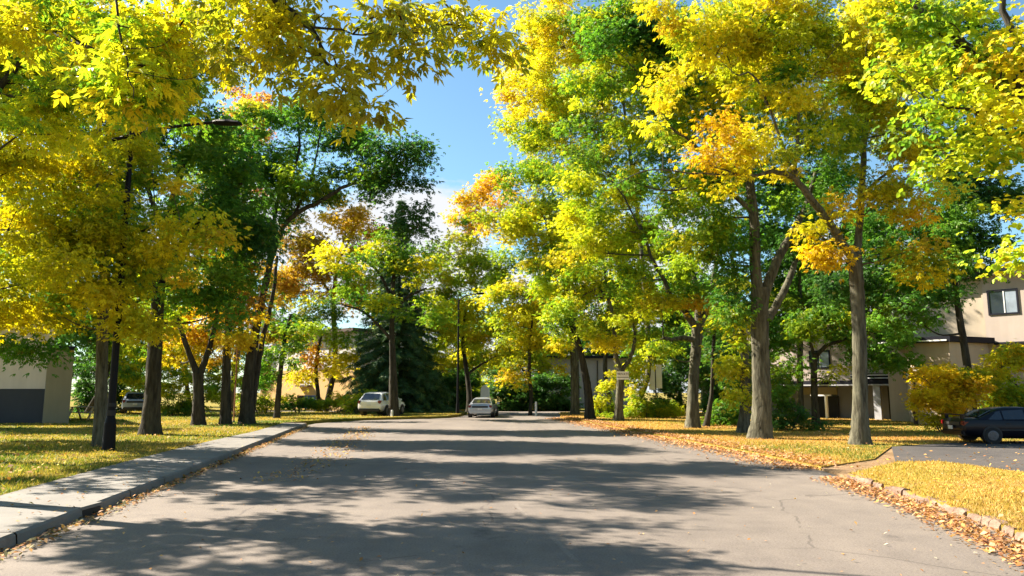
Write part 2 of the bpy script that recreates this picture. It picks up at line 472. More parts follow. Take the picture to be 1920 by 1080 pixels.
def vnoise(P, sc, seed):
    """smooth value noise on the plane"""
    r = np.random.default_rng(seed); T = r.random((64, 64))
    q = P[:, :2] * sc; i = np.floor(q).astype(int); f = q - i; f = f * f * (3 - 2 * f)
    g = lambda a, b: T[(i[:, 0] + a) % 64, (i[:, 1] + b) % 64]
    return (g(0, 0) * (1 - f[:, 0]) + g(1, 0) * f[:, 0]) * (1 - f[:, 1]) + (g(0, 1) * (1 - f[:, 0]) + g(1, 1) * f[:, 0]) * f[:, 1]

def grass(name, poly, z, n, box, cols, h=0.07, seed=1):
    r = np.random.default_rng(seed)
    x0, x1, y0, y1 = box
    y = 1.0 / (1.0 / y1 + r.random(n) * (1.0 / y0 - 1.0 / y1))          # denser near
    P = np.c_[x0 + r.random(n) * (x1 - x0), y, np.full(n, z)]
    P = P[in_poly(P, poly)]
    px, py, d = project(P)
    P = P[(px > -500) & (px < 2600)]; n = len(P)
    yy_ = P[:, 1]
    a = r.random(n) * 2 * np.pi
    patch = vnoise(P, 0.45, seed + 7)
    hh = h * (0.5 + r.random(n)) * (0.6 + 0.9 * patch); ww = 0.004 + 0.00045 * yy_
    side = np.c_[np.cos(a), np.sin(a), np.zeros(n)] * ww[:, None]
    lean = np.c_[r.normal(0, 0.45, n), r.normal(0, 0.45, n), np.ones(n)] * hh[:, None]
    V = np.stack([P - side, P + side, P + lean], 1).reshape(-1, 3)
    F = np.arange(3 * n).reshape(n, 3)
    c = np.array(cols)
    keepb = (vnoise(P, 0.8, seed + 9) * 0.6 + vnoise(P, 2.7, seed + 11) * 0.4) > r.uniform(0.16, 0.36, n)
    hh = np.where(keepb, hh, hh * 0.25); lean = np.c_[r.normal(0, 0.45, n), r.normal(0, 0.45, n), np.ones(n)] * hh[:, None]
    V = np.stack([P - side, P + side, P + lean], 1).reshape(-1, 3)
    t = np.clip((0.65 * vnoise(P, 0.22, seed + 3) + 0.35 * vnoise(P, 1.1, seed + 5)) * 1.8 - 0.4 + r.normal(0, 0.2, n), 0, 0.999) * (len(c) - 1)
    k = t.astype(int); f = (t - k)[:, None]
    C = (c[k] * (1 - f) + c[np.minimum(k + 1, len(c) - 1)] * f) * (0.75 + 0.5 * r.random(n))[:, None]
    return tag(np_mesh(name, V, F, M['blade'], None, np.repeat(C, 3, 0)), kind='stuff')

grass('lawn_grass', left_lawn, LAWN_Z, 330000, (-45, -3, 10, 62), [(0.07, 0.14, 0.02), (0.14, 0.18, 0.025), (0.34, 0.28, 0.045), (0.44, 0.30, 0.07)], 0.05, 3)
grass('verge_grass', far_verge, RZ - 0.02, 220000, (3, 45, 14, 62), [(0.09, 0.15, 0.025), (0.30, 0.26, 0.05), (0.44, 0.27, 0.07), (0.46, 0.25, 0.085)], 0.045, 4)
grass('near_verge_grass', near_verge, RZ, 260000, (5, 32, 6.5, 22), [(0.20, 0.22, 0.04), (0.40, 0.31, 0.06), (0.48, 0.33, 0.08), (0.44, 0.28, 0.09)], 0.034, 5)

def litter(name, P, cols, size=0.07, seed=1, lift=0.012, tilt=0.35):
    r = np.random.default_rng(seed); n = len(P)
    L = size * (0.6 + 0.8 * r.random(n)); W = L * (0.35 + 0.3 * r.random(n))
    a = r.random(n) * 2 * np.pi
    t = r.normal(0, tilt, n); s = r.normal(0, tilt, n)
    u = np.c_[np.cos(a), np.sin(a), np.sin(t)] * L[:, None]
    v = np.c_[-np.sin(a), np.cos(a), np.sin(s)] * W[:, None]
    c0 = P + np.c_[np.zeros(n), np.zeros(n), lift + np.abs(r.normal(0, lift, n)) + 0.35 * (np.abs(u[:, 2]) + np.abs(v[:, 2]))]
    up = np.c_[np.zeros(n), np.zeros(n), 0.12 * W]
    V = np.stack([c0 - u * 0.5, c0 + v * 0.5 + up - u * 0.05, c0 + u * 0.5, c0 - v * 0.5 + up - u * 0.05], 1).reshape(-1, 3)
    F = np.arange(4 * n).reshape(n, 4)
    c = np.array(cols); C = c[r.integers(0, len(c), n)] * (0.65 + 0.6 * r.random(n))[:, None]
    return tag(np_mesh(name, V, F, M['litter'], None, np.repeat(C, 4, 0)), kind='stuff')

def along(line, n, off, spread, z, seed, s0=0.0, s1=1.0):
    r = np.random.default_rng(seed); p = np.array([(q[0], q[1]) for q in line])
    cum = np.r_[0, np.cumsum(np.linalg.norm(np.diff(p, axis=0), axis=1))]
    s = (s0 + (s1 - s0) * r.random(n)) * cum[-1]
    X = np.interp(s, cum, p[:, 0]); Y = np.interp(s, cum, p[:, 1])
    X2 = np.interp(s + 0.2, cum, p[:, 0]); Y2 = np.interp(s + 0.2, cum, p[:, 1])
    t = np.c_[X2 - X, Y2 - Y]; t /= np.maximum(1e-6, np.linalg.norm(t, axis=1))[:, None]
    o = off + spread * r.normal(0, 1, n)
    return np.c_[X + t[:, 1] * o, Y - t[:, 0] * o, np.full(n, z)]

DRY = [(0.42, 0.20, 0.06), (0.50, 0.27, 0.09), (0.36, 0.15, 0.05), (0.55, 0.33, 0.12), (0.40, 0.22, 0.12)]
PINK = [(0.48, 0.25, 0.14), (0.42, 0.19, 0.09), (0.55, 0.33, 0.18), (0.5, 0.24, 0.08)]
YEL = [(0.60, 0.42, 0.06), (0.50, 0.30, 0.05), (0.42, 0.24, 0.06)]
r_w = np.random.default_rng(21)
Pn = along(near_edge, 8500, -0.36, 0.19, 0.0, 1, 0.36, 1.0)
litter('gutter_leaves', Pn, PINK + DRY + [(0.22, 0.12, 0.06)], 0.068, 2, 0.012)
Pf = along(far_edge[:7], 15000, -0.1, 0.5, 0.0, 3)
Pf[:, 2] = np.where(in_poly(Pf, far_verge), RZ - 0.015, 0.0)
litter('verge_leaves', Pf, PINK + DRY + [(0.22, 0.12, 0.06)], 0.085, 4, 0.014)
Pl = along([(kx(y), y) for y in np.arange(6, 40, 2.0)], 2600, 0.16, 0.09, 0.0, 5)
Pl = Pl[Pl[:, 0] > np.array([kx(y) for y in Pl[:, 1]])]
litter('kerb_leaves', Pl, DRY + [(0.14, 0.13, 0.04), (0.2, 0.17, 0.05)], 0.07, 6, 0.01)
Pv = np.c_[r_w.uniform(-13, -4, 1200), 1 / r_w.uniform(1 / 40, 1 / 7, 1200), np.full(1200, KERB_Z + 0.006)]
litter('pavement_leaves', Pv[in_poly(Pv, kerb_line + walk_line[::-1])], YEL + DRY, 0.055, 14, 0.006)
mid = [tuple(gnd(*p)[:2]) for p in [(520, 905), (590, 870), (640, 840), (668, 815), (685, 800)]]
litter('road_leaves', along(mid, 900, 0, 0.35, 0.0, 7), YEL + DRY, 0.08, 8, 0.008)
r_ = np.random.default_rng(9)
Pr = np.c_[r_.uniform(-9, 8, 500), 1 / r_.uniform(1 / 40, 1 / 6.5, 500), np.zeros(500)]
Pr = Pr[in_poly(Pr, left_edge + right_edge[::-1])]
litter('stray_leaves', Pr, DRY + [(0.5, 0.45, 0.33)], 0.045, 10, 0.006)
Pg = np.c_[r_.uniform(-40, -4, 5000), 1 / r_.uniform(1 / 60, 1 / 12, 5000), np.full(5000, LAWN_Z + 0.03)]
litter('lawn_leaves', Pg[in_poly(Pg, left_lawn)], YEL + DRY, 0.09, 11, 0.02)
Pg = np.c_[r_.uniform(4, 45, 6500), 1 / r_.uniform(1 / 60, 1 / 8, 6500), np.full(6500, RZ + 0.02)]
litter('verge_scatter_leaves', Pg[in_poly(Pg, far_verge) | in_poly(Pg, near_verge)], YEL + PINK, 0.07, 12, 0.02)
Pd = np.c_[r_.uniform(8, 45, 2600), 1 / r_.uniform(1 / 32, 1 / 12, 2600), np.full(2600, 0.076)]
litter('driveway_leaves', Pd[in_poly(Pd, dr_low + dr_up[::-1])], YEL + DRY, 0.08, 13, 0.01)

# ------------------------------------------------------------------ trees
def t_leaflet(p0, ang, L, W, droop, fold=0.25):
    d = np.array([math.cos(ang), math.sin(ang), -droop]); d /= np.linalg.norm(d)
    w_ = np.array([-math.sin(ang), math.cos(ang), 0.0])
    p0 = np.array(p0)
    mid_ = p0 + d * L * 0.42 + np.array([0, 0, fold * W])
    tip = p0 + d * L + np.array([0, 0, -0.12 * L])
    return [p0, mid_ + w_ * W / 2, tip, mid_ - w_ * W / 2]

def template(kind):
    V = []
    if kind == 'ash':          # seven drooping leaflets on a stalk
        for t, a in ((0.35, 1.0), (0.35, -1.0), (0.65, 0.85), (0.65, -0.85), (1.0, 0.0)):
            V += t_leaflet((t * 0.85, 0, -0.18 * t * t), a, 0.95, 0.40, 0.45)
    elif kind == 'far':        # three leaflets
        for t, a in ((0.2, 0.95), (0.2, -0.95), (0.5, 0.0)):
            V += t_leaflet((t, 0, -0.1 * t), a, 1.0, 0.5, 0.4)
    elif kind == 'round':      # broad leaves, two hexagonal halves each
        for t, a in ((0.1, 1.2), (0.3, -1.0), (0.7, 0.1)):
            d = np.array([math.cos(a), math.sin(a), -0.55]); d /= np.linalg.norm(d); w_ = np.array([-math.sin(a), math.cos(a), 0.0])
            p = np.array([t * 0.8, 0, 0]); L = 0.95; W = 0.42
            ta, tb, tip = p + d * L * 0.3, p + d * L * 0.7, p + d * L
            for sg in (1, -1):
                V += [p, ta + w_ * W * sg + [0, 0, 0.1], tb + w_ * W * 0.8 * sg + [0, 0, 0.06], tip][::sg]
    elif kind == 'needle':     # flat feathery spray
        for i in range(5):
            t = i / 4
            for a in ((0.9, -0.9) if i < 4 else (0.0,)):
                V += t_leaflet((t * 0.9, 0, -0.12 * t), a, 0.55 * (1 - 0.5 * t), 0.13, 0.35)
    V = np.array(V); return V, np.arange(len(V)).reshape(-1, 4)
TPL = {k: template(k) for k in ('ash', 'far', 'round', 'needle')}
TAREA = {'ash': 0.5 * 0.95 * 0.40 * 5, 'far': 0.5 * 1.0 * 0.5 * 3, 'round': 0.55 * 3, 'needle': 0.25}

def sprays(kind, P, out, S, C, r, droop=(0.15, 0.45), roll=0.5):
    """place a spray at each P with its stalk along the (horizontal) direction out"""
    T, F = TPL[kind]; n = len(P)
    yaw = np.arctan2(out[:, 1], out[:, 0]) + r.normal(0, 0.8, n)
    pit = r.normal(droop[0], droop[1], n); rol = r.normal(0, roll, n)
    cy_, sy_, cp, sp, cr, sr = np.cos(yaw), np.sin(yaw), np.cos(pit), np.sin(pit), np.cos(rol), np.sin(rol)
    X = np.stack([cy_ * cp, sy_ * cp, -sp], 1)
    Yv = np.stack([-sy_, cy_, np.zeros(n)], 1)
    Z = np.cross(X, Yv)
    Y2 = Yv * cr[:, None] + Z * sr[:, None]; Z2 = -Yv * sr[:, None] + Z * cr[:, None]
    V = P[:, None, :] + S[:, None, None] * (T[None, :, 0:1] * X[:, None] + T[None, :, 1:2] * Y2[:, None] + T[None, :, 2:3] * Z2[:, None])
    k = len(T)
    FF = (F[None] + (np.arange(n) * k)[:, None, None]).reshape(-1, 4)
    return V.reshape(-1, 3), FF, np.repeat(C, k, 0)

def catmull(P, rs, sub=5):
    P = np.array(P, float); rs = np.array(rs, float); n = len(P)
    Q = np.vstack([2 * P[0] - P[1], P, 2 * P[-1] - P[-2]]); o = []; ro = []
    for i in range(n - 1):
        for k in range(sub):
            t = k / sub; a, b, c, d = Q[i], Q[i + 1], Q[i + 2], Q[i + 3]
            o.append(0.5 * (2 * b + (c - a) * t + (2 * a - 5 * b + 4 * c - d) * t * t + (3 * b - a - 3 * c + d) * t ** 3)); ro.append(rs[i] * (1 - t) + rs[i + 1] * t)
    o.append(P[-1]); ro.append(rs[-1])
    return np.array(o), np.array(ro)

class Tubes:
    def __init__(self): self.V = []; self.F = []; self.n = 0
    def add(self, P, rs, sides=10, rough=0.0, r=None):
        m = len(P)
        T = np.gradient(P, axis=0); T /= np.maximum(1e-9, np.linalg.norm(T, axis=1))[:, None]
        ref = np.array([0.31, 0.95, 0.05]) if abs(T[:, 2]).mean() > 0.4 else np.array([0.1, 0.2, 0.97])
        A = np.cross(T, ref); A /= np.maximum(1e-9, np.linalg.norm(A, axis=1))[:, None]; B = np.cross(T, A)
        th = np.arange(sides) * 2 * np.pi / sides
        mul = np.ones((m, sides))
        if rough > 0:
            ph = r.random(3) * 6.28
            mul += rough * (np.sin(3 * th + ph[0]) + 0.7 * np.sin(5 * th + ph[1]))[None, :] * 0.5 + r.normal(0, rough * 0.5, (m, sides))
        rr = rs[:, None] * mul
        V = P[:, None, :] + rr[:, :, None] * (np.cos(th)[None, :, None] * A[:, None] + np.sin(th)[None, :, None] * B[:, None])
        i = np.arange(m - 1)[:, None] * sides; j = np.arange(sides)[None, :]; k = (j + 1) % sides
        F = np.stack([i + j, i + k, i + sides + k, i + sides + j], -1).reshape(-1, 4)
        self.V.append(V.reshape(-1, 3)); self.F.append(F + self.n); self.n += m * sides
    def mesh(self, name, mat, parent, base):
        if not self.V: return None
        return np_mesh(name, np.vstack(self.V) - base, np.vstack(self.F), mat, parent, smooth=True)

def crown_mesh(name, V, F, C, br, mleaf, mbark, root, base):
    V = list(V); F = list(F); C = list(C); nl = sum(len(f) for f in F); nv = sum(len(v) for v in V)
    if br.V:
        bv = np.vstack(br.V); V.append(bv); F.append(np.vstack(br.F) + nv); C.append(np.full((len(bv), 3), 0.1))
    FF = np.vstack(F)
    o = np_mesh(name, np.vstack(V) - base, FF, mleaf, root, np.vstack(C))
    o.data.materials.append(mbark)
    mi = np.zeros(len(FF), dtype=np.int32); mi[nl:] = 1
    o.data.polygons.foreach_set('material_index', mi)
    o.data.polygons.foreach_set('use_smooth', mi.astype(bool))
    return o

PAL = {
    'Y': [((0.68, 0.58, 0.022), 5), ((0.56, 0.55, 0.025), 3), ((0.68, 0.47, 0.025), 1.0), ((0.28, 0.39, 0.025), 2.2)],
    'YO': [((0.70, 0.55, 0.012), 5), ((0.68, 0.44, 0.014), 3), ((0.50, 0.48, 0.016), 1.5)],
    'YG': [((0.48, 0.52, 0.022), 4), ((0.29, 0.42, 0.025), 3.5), ((0.64, 0.55, 0.022), 2.5), ((0.12, 0.26, 0.025), 2.6)],
    'LY': [((0.60, 0.60, 0.024), 5), ((0.42, 0.53, 0.025), 3), ((0.66, 0.53, 0.022), 1.6), ((0.15, 0.30, 0.025), 2.4)],
    'OL': [((0.52, 0.47, 0.012), 4), ((0.38, 0.41, 0.015), 3), ((0.64, 0.52, 0.012), 2), ((0.18, 0.27, 0.02), 1.3)],
    'OG': [((0.40, 0.39, 0.025), 4), ((0.50, 0.44, 0.018), 3), ((0.24, 0.28, 0.03), 2.5), ((0.64, 0.55, 0.014), 2)],  # olive tones: backlit shade of yellow leaves put into the colour
    'G': [((0.09, 0.23, 0.028), 5), ((0.14, 0.30, 0.028), 3), ((0.25, 0.37, 0.03), 1.6), ((0.05, 0.16, 0.028), 2)],
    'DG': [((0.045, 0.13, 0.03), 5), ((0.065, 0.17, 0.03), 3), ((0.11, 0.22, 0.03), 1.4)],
    'GY': [((0.13, 0.28, 0.025), 4), ((0.30, 0.40, 0.022), 3), ((0.55, 0.52, 0.018), 1.7), ((0.07, 0.18, 0.025), 1.8)],
    'O': [((0.68, 0.48, 0.015), 5), ((0.66, 0.38, 0.018), 2.6), ((0.58, 0.28, 0.02), 0.8), ((0.42, 0.38, 0.025), 1.6)],
    'BR': [((0.46, 0.25, 0.03), 4), ((0.54, 0.37, 0.03), 3), ((0.34, 0.27, 0.04), 2), ((0.58, 0.44, 0.025), 1.7)],
    'RO': [((0.60, 0.24, 0.04), 3), ((0.58, 0.34, 0.05), 3), ((0.48, 0.19, 0.04), 1)],
    'SP': [((0.045, 0.11, 0.045), 5), ((0.06, 0.135, 0.045), 3), ((0.11, 0.17, 0.045), 1.5)],
}

def pick(pal, n, r):
    c = np.array([p[0] for p in PAL[pal]]); wt = np.array([p[1] for p in PAL[pal]]); wt = wt / wt.sum()
    return c[r.choice(len(c), n, p=wt)]

TREE_SEED = [100]
def tree(label, base, trunk=(), limbs=(), blobs=(), wb=(), leaf='ash', lsize=None, rc=None, bark='bark', group=None,
         name='tree', cat='tree', lai=2.7, stems=0, twigs=True, crown='crown', flare=1.25):
    """base: ground point.  trunk/limbs: polylines of (px, py, dY, width_px).  blobs: (px,py,rx,ry,dY,palette,density)."""
    TREE_SEED[0] += 1; r = np.random.default_rng(TREE_SEED[0])
    base = np.array(base, float); Y0 = base[1]
    root = empty(name, base, label, cat, group)
    tr = Tubes(); br = Tubes(); skel = []
    def poly3(pl):
        P = []; rr = []
        for q in pl:
            if len(q) == 5: P.append(np.array(q[:3], float)); rr.append(q[4])
            else:
                p = at(q[0], q[1], Y0 + q[2]); P.append(p); rr.append(0.79 * q[3] / 2 / FPX * math.hypot(p[1], p[2] - CAMH))
        return P, rr
    if len(trunk):
        P, rr = poly3(trunk)
        P[0] = base - np.array([0, 0, 0.06])
        P, rr = catmull(P, rr, 9)
        hz = P[:, 2] - base[2]
        rr = rr * (1 + (flare - 1) * np.exp(-np.maximum(hz, 0) / 0.2))
        tr.add(P, rr, 22, 0.08, r); skel += [(p, q) for p, q in zip(P[len(P) // 3:], rr[len(P) // 3:])]
    for lm in limbs:
        P, rr = poly3(lm)
        P, rr = catmull(P, rr, 5); P[1:-1] += r.normal(0, 0.015, (len(P) - 2, 3))
        (tr if rr[0] > 0.05 else br).add(P, rr, 12, 0.05, r); skel += list(zip(P[2:], rr[2:]))
    for k in range(stems):
        a = r.random() * 6.28; q = base + np.array([math.cos(a), math.sin(a), 0]) * 0.25
        P, rr = catmull([q, q + [0.25 * math.cos(a), 0.25 * math.sin(a), 0.5], q + [0.6 * math.cos(a), 0.6 * math.sin(a), 1.0]], [0.03, 0.02, 0.012], 4)
        tr.add(P, rr, 6, 0.03, r); skel += list(zip(P, rr))
    B = []
    for b in blobs:
        c = at(b[0], b[1], Y0 + b[4]); d = math.hypot(c[1], c[2] - CAMH); rx, rz = b[2] * d / FPX, b[3] * d / FPX
        B.append((c, np.array([rx, b[7] if len(b) > 7 else (rx + rz) / 2, rz]), b[5], b[6]))
    for c, rad, pal, dens in wb: B.append((np.array(c, float), np.array(rad, float), pal, dens))
    depth = max(4.0, math.hypot(*base[:2]))
    Ls = (lsize if lsize else 0.07 + 0.0036 * depth) * (0.74 if leaf == 'ash' else 0.85)
    RC = rc if rc else 0.32 + 0.011 * depth
    area = TAREA[leaf] * Ls * Ls
    V = []; F = []; C = []; nv = 0
    top = skel[-1][0] if skel else base
    B.sort(key=lambda b: np.linalg.norm(b[0] - top))
    for c, rad, pal, dens in B:
        if skel and twigs:                             # a limb that carries this part of the crown
            SP = np.array([s[0] for s in skel]); SR = np.array([s[1] for s in skel])
            dist = np.linalg.norm(SP - c, axis=1) + 1.5 * np.maximum(0, SP[:, 2] - c[2] + 0.3)
            i = int(np.argmin(dist)); p0 = SP[i]; D = np.linalg.norm(c - p0)
            if D > 0.5:
                q = 0.5 * (p0 + c) + np.array([0, 0, -0.08 * D]) + r.normal(0, 0.05 * D, 3)
                r0 = min(SR[i] * 0.7, 0.02 + 0.014 * D)
                P, rr = catmull([p0, q, c], [r0, r0 * 0.65, r0 * 0.3], 5)
                br.add(P, rr, 8, 0.04, r); skel += list(zip(P[3:], rr[3:]))
        n_cl = max(2, int(2.3 * dens * rad[0] * rad[2] / RC ** 2))
        u = r.normal(0, 1, (n_cl, 3)); u /= np.linalg.norm(u, axis=1)[:, None]
        CC = c + u * (r.random(n_cl) ** 0.42)[:, None] * rad
        tint = pick(pal, n_cl, r)
        SPn = np.array([s[0] for s in skel]) if skel else np.array([base])
        for q, tcol in zip(CC, tint * r.uniform(0.74, 1.16, n_cl)[:, None]):
            rcl = RC * r.uniform(0.65, 1.35)
            ns = max(3, int(lai / 1.5 * math.pi * rcl * rcl / area * r.uniform(0.7, 1.2)))
            off = r.normal(0, 0.5, (ns, 3)) * rcl * np.array([1, 1, 0.62])
            PP = q + off
            S = Ls * r.uniform(0.7, 1.25, ns)
            px, py, dp = project(PP)
            outside = (px < -120) | (px > 2040) | (py < -110) | (dp < 0)
            keep = ~outside | (r.random(ns) < 0.34)
            S = np.where(outside, S * 1.7, S)
            PP, S, off = PP[keep], S[keep], off[keep]
            if len(PP) == 0: continue
            own = pick(pal, len(PP), r); own[r.random(len(PP)) < 0.05] = (0.30, 0.18, 0.05); mixf = r.random(len(PP))[:, None] * 0.55
            cc = (tcol * (1 - mixf) + own * mixf) * r.uniform(0.8, 1.15, len(PP))[:, None]
            o = off[:, :2] + (q - c)[:2] * 0.35
            v, f, k = sprays(leaf, PP, o, S, cc, r)
            V.append(v); F.append(f + nv); C.append(k); nv += len(v)
            if twigs and skel and r.random() < 0.75:
                dd = np.linalg.norm(SPn - q, axis=1) + 1.2 * np.maximum(0, SPn[:, 2] - q[2])
                p0 = SPn[int(np.argmin(dd))]; D = np.linalg.norm(q - p0)
                if 0.15 < D < 6:
                    mid_ = 0.5 * (p0 + q) + r.normal(0, 0.07 * D, 3) + [0, 0, 0.06 * D]
                    P, rr = catmull([p0, mid_, q], [0.008 + 0.006 * D, 0.007 + 0.003 * D, 0.005], 3)
                    br.add(P, rr * (1 + depth * 0.01), 4)
    tr.mesh('trunk' if not stems else 'stems', M[bark], root, base)
    crown_mesh(crown, V, F, C, br, M['leaf'], M[bark], root, base)
    return root

GL, GR = 'trees on the left lawn', 'trees along the right verge'

# --- near left, trunks out of frame
bA = np.array([-10.8, 12.4, LAWN_Z])
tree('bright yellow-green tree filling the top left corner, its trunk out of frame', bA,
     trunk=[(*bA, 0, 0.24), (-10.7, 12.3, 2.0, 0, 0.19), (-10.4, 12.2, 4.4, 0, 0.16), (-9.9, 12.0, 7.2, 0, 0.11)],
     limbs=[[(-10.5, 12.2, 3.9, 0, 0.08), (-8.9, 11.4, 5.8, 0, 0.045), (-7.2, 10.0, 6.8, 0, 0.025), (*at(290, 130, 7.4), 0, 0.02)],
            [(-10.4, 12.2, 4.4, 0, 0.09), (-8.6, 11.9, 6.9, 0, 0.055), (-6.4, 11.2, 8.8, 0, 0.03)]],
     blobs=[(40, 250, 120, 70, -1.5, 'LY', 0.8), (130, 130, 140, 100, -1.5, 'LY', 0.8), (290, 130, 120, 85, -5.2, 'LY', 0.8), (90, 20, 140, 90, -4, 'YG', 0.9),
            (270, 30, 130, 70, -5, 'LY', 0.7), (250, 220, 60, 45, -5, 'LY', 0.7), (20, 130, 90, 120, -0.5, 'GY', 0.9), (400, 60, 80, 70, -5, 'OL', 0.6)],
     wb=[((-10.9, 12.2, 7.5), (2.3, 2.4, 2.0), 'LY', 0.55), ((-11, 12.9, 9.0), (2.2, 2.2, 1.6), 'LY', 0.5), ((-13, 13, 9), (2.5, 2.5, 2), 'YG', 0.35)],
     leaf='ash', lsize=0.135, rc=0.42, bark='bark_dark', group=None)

bB = np.array([-8.6, 4.6, LAWN_Z])
def bl(px, py, Y, rx, ry, pal, d): return (px, py, rx, ry, Y - 4.6, pal, d)
tree('olive-yellow tree whose drooping leafy branches overhang the road at top centre', bB,
     trunk=[(*bB, 0, 0.26), (-8.5, 4.6, 2.2, 0, 0.2), (-8.2, 4.7, 4.6, 0, 0.17), (-7.4, 4.9, 7.0, 0, 0.1)],
     limbs=[[(-8.2, 4.7, 4.4, 0, 0.11), (-5.6, 5.4, 5.9, 0, 0.07), (-3.4, 6.2, 5.9, 0, 0.04), (*at(560, 30, 6.3), 0, 0.022), (*at(615, 120, 6.2), 0, 0.012), (*at(690, 125, 6.1), 0, 0.006)],
            [(-3.4, 6.2, 5.9, 0, 0.03), (*at(480, -60, 6.4), 0, 0.022), (*at(555, 30, 6.2), 0, 0.014), (*at(660, 60, 6.0), 0, 0.008), (*at(790, 62, 5.9), 0, 0.004)],
            [(*at(555, 30, 6.2), 0, 0.012), (*at(615, 110, 6.0), 0, 0.008), (*at(640, 165, 5.9), 0, 0.005), (*at(700, 200, 5.8), 0, 0.003)],
            [(-3.4, 6.2, 5.9, 0, 0.035), (*at(640, -90, 6.6), 0, 0.022), (*at(780, -40, 6.6), 0, 0.012), (*at(880, 55, 6.6), 0, 0.006), (*at(915, 85, 6.6), 0, 0.003)],
            [(*at(220, -60, 6.8), 0, 0.016), (*at(222, 30, 6.6), 0, 0.012), (*at(240, 130, 6.5), 0, 0.007), (*at(250, 185, 6.5), 0, 0.004)]],
     blobs=[bl(510, 30, 6.4, 95, 55, 'OG', 1.3), bl(600, 20, 6.3, 90, 45, 'OG', 1.3), bl(700, 30, 6.2, 80, 40, 'OG', 1.2), bl(770, 62, 6.0, 55, 35, 'OG', 1.0), bl(560, 90, 6.2, 90, 38, 'OG', 1.2), bl(690, 95, 6.0, 75, 32, 'OG', 1.1),
            bl(790, 110, 5.9, 38, 26, 'OG', 0.8), bl(640, 165, 5.9, 40, 32, 'OG', 0.9), bl(690, 190, 5.8, 26, 26, 'OG', 0.8), bl(500, 120, 6.4, 70, 35, 'OG', 1.0), bl(560, 145, 6.2, 40, 25, 'OG', 0.7), bl(440, 90, 6.8, 60, 50, 'OG', 0.9),
            bl(440, 30, 6.8, 70, 40, 'LY', 0.9), bl(860, 20, 6.6, 60, 35, 'OG', 1.0), bl(905, 60, 6.6, 40, 30, 'Y', 0.8), bl(925, 85, 6.7, 22, 20, 'Y', 0.7), bl(830, 50, 6.5, 30, 25, 'OG', 0.6), bl(330, 60, 7.0, 60, 60, 'LY', 0.6), bl(230, 100, 6.6, 50, 70, 'LY', 0.45)],
     wb=[((-7.5, 5.2, 8.8), (3.2, 3.0, 1.7), 'OG', 0.35), ((-5.0, 5.6, 7.8), (2.5, 2.2, 1.3), 'OG', 0.3), ((-9.5, 3.5, 8), (2.6, 2.6, 1.8), 'LY', 0.35), ((-2.6, 6.4, 6.6), (2.2, 1.5, 0.8), 'OG', 0.35)],
     leaf='ash', lsize=0.125, rc=0.26, lai=1.8, bark='bark_dark')

# --- left lawn
b = gnd(187, 838, LAWN_Z)
tree('slender grey trunk right beside the black lamp post, golden crown in shade', b,
     trunk=[(187, 838, 0, 33), (189, 740, 0, 26), (192, 620, 0, 24), (196, 500, 0.1, 21), (190, 400, 0.3, 16), (184, 300, 0.4, 12), (190, 180, 0.8, 8)],
     limbs=[[(194, 560, 0, 13), (150, 500, -0.4, 11), (90, 445, -0.8, 9), (40, 430, -1.0, 5)], [(196, 500, 0, 12), (250, 440, -0.5, 8), (320, 425, -1.0, 6), (400, 445, -1.4, 3)],
            [(191, 420, 0, 10), (150, 340, 0.4, 7), (165, 270, 0.8, 4)]],
     blobs=[(100, 420, 110, 80, -0.8, 'OL', 1.2), (190, 330, 110, 70, 0.2, 'YG', 0.9), (60, 330, 90, 70, 0.5, 'GY', 1.0), (210, 430, 80, 60, -1.0, 'YG', 0.9), (60, 520, 100, 60, -0.6, 'YG', 1.0), (150, 530, 90, 55, -1.0, 'Y', 1.0),
            (230, 520, 60, 50, -1.2, 'OL', 0.9), (330, 385, 38, 45, -1.4, 'Y', 0.9), (355, 420, 32, 32, -1.5, 'Y', 0.8), (405, 440, 26, 22, -1.5, 'Y', 0.7), (320, 470, 28, 22, -1.4, 'Y', 0.7), (285, 300, 45, 40, -0.6, 'Y', 0.7), (325, 515, 22, 20, -1.4, 'Y', 0.6),
            (220, 590, 50, 26, -1.0, 'Y', 0.7), (110, 590, 60, 30, -0.6, 'OL', 0.7), (20, 440, 60, 100, 1.0, 'OL', 1.0), (300, 620, 18, 14, -1.2, 'Y', 0.5), (255, 605, 28, 14, -1.2, 'Y', 0.6),
            (60, 180, 110, 80, 0.5, 'YG', 0.9), (200, 200, 110, 80, 0.5, 'OL', 0.9), (330, 190, 80, 60, 1, 'GY', 0.8), (120, 60, 130, 80, 1, 'YG', 0.9), (300, 80, 110, 80, 1, 'OL', 0.9), (420, 110, 60, 50, 1.5, 'OL', 0.7), (215, 330, 40, 60, -1.9, 'OL', 0.9), (205, 440, 40, 60, -2.0, 'OL', 0.9), (212, 545, 34, 36, -2.0, 'Y', 0.9), (225, 270, 40, 40, -1.8, 'OL', 0.8)],
     leaf='ash', group=GL)
b = gnd(283, 815, LAWN_Z)
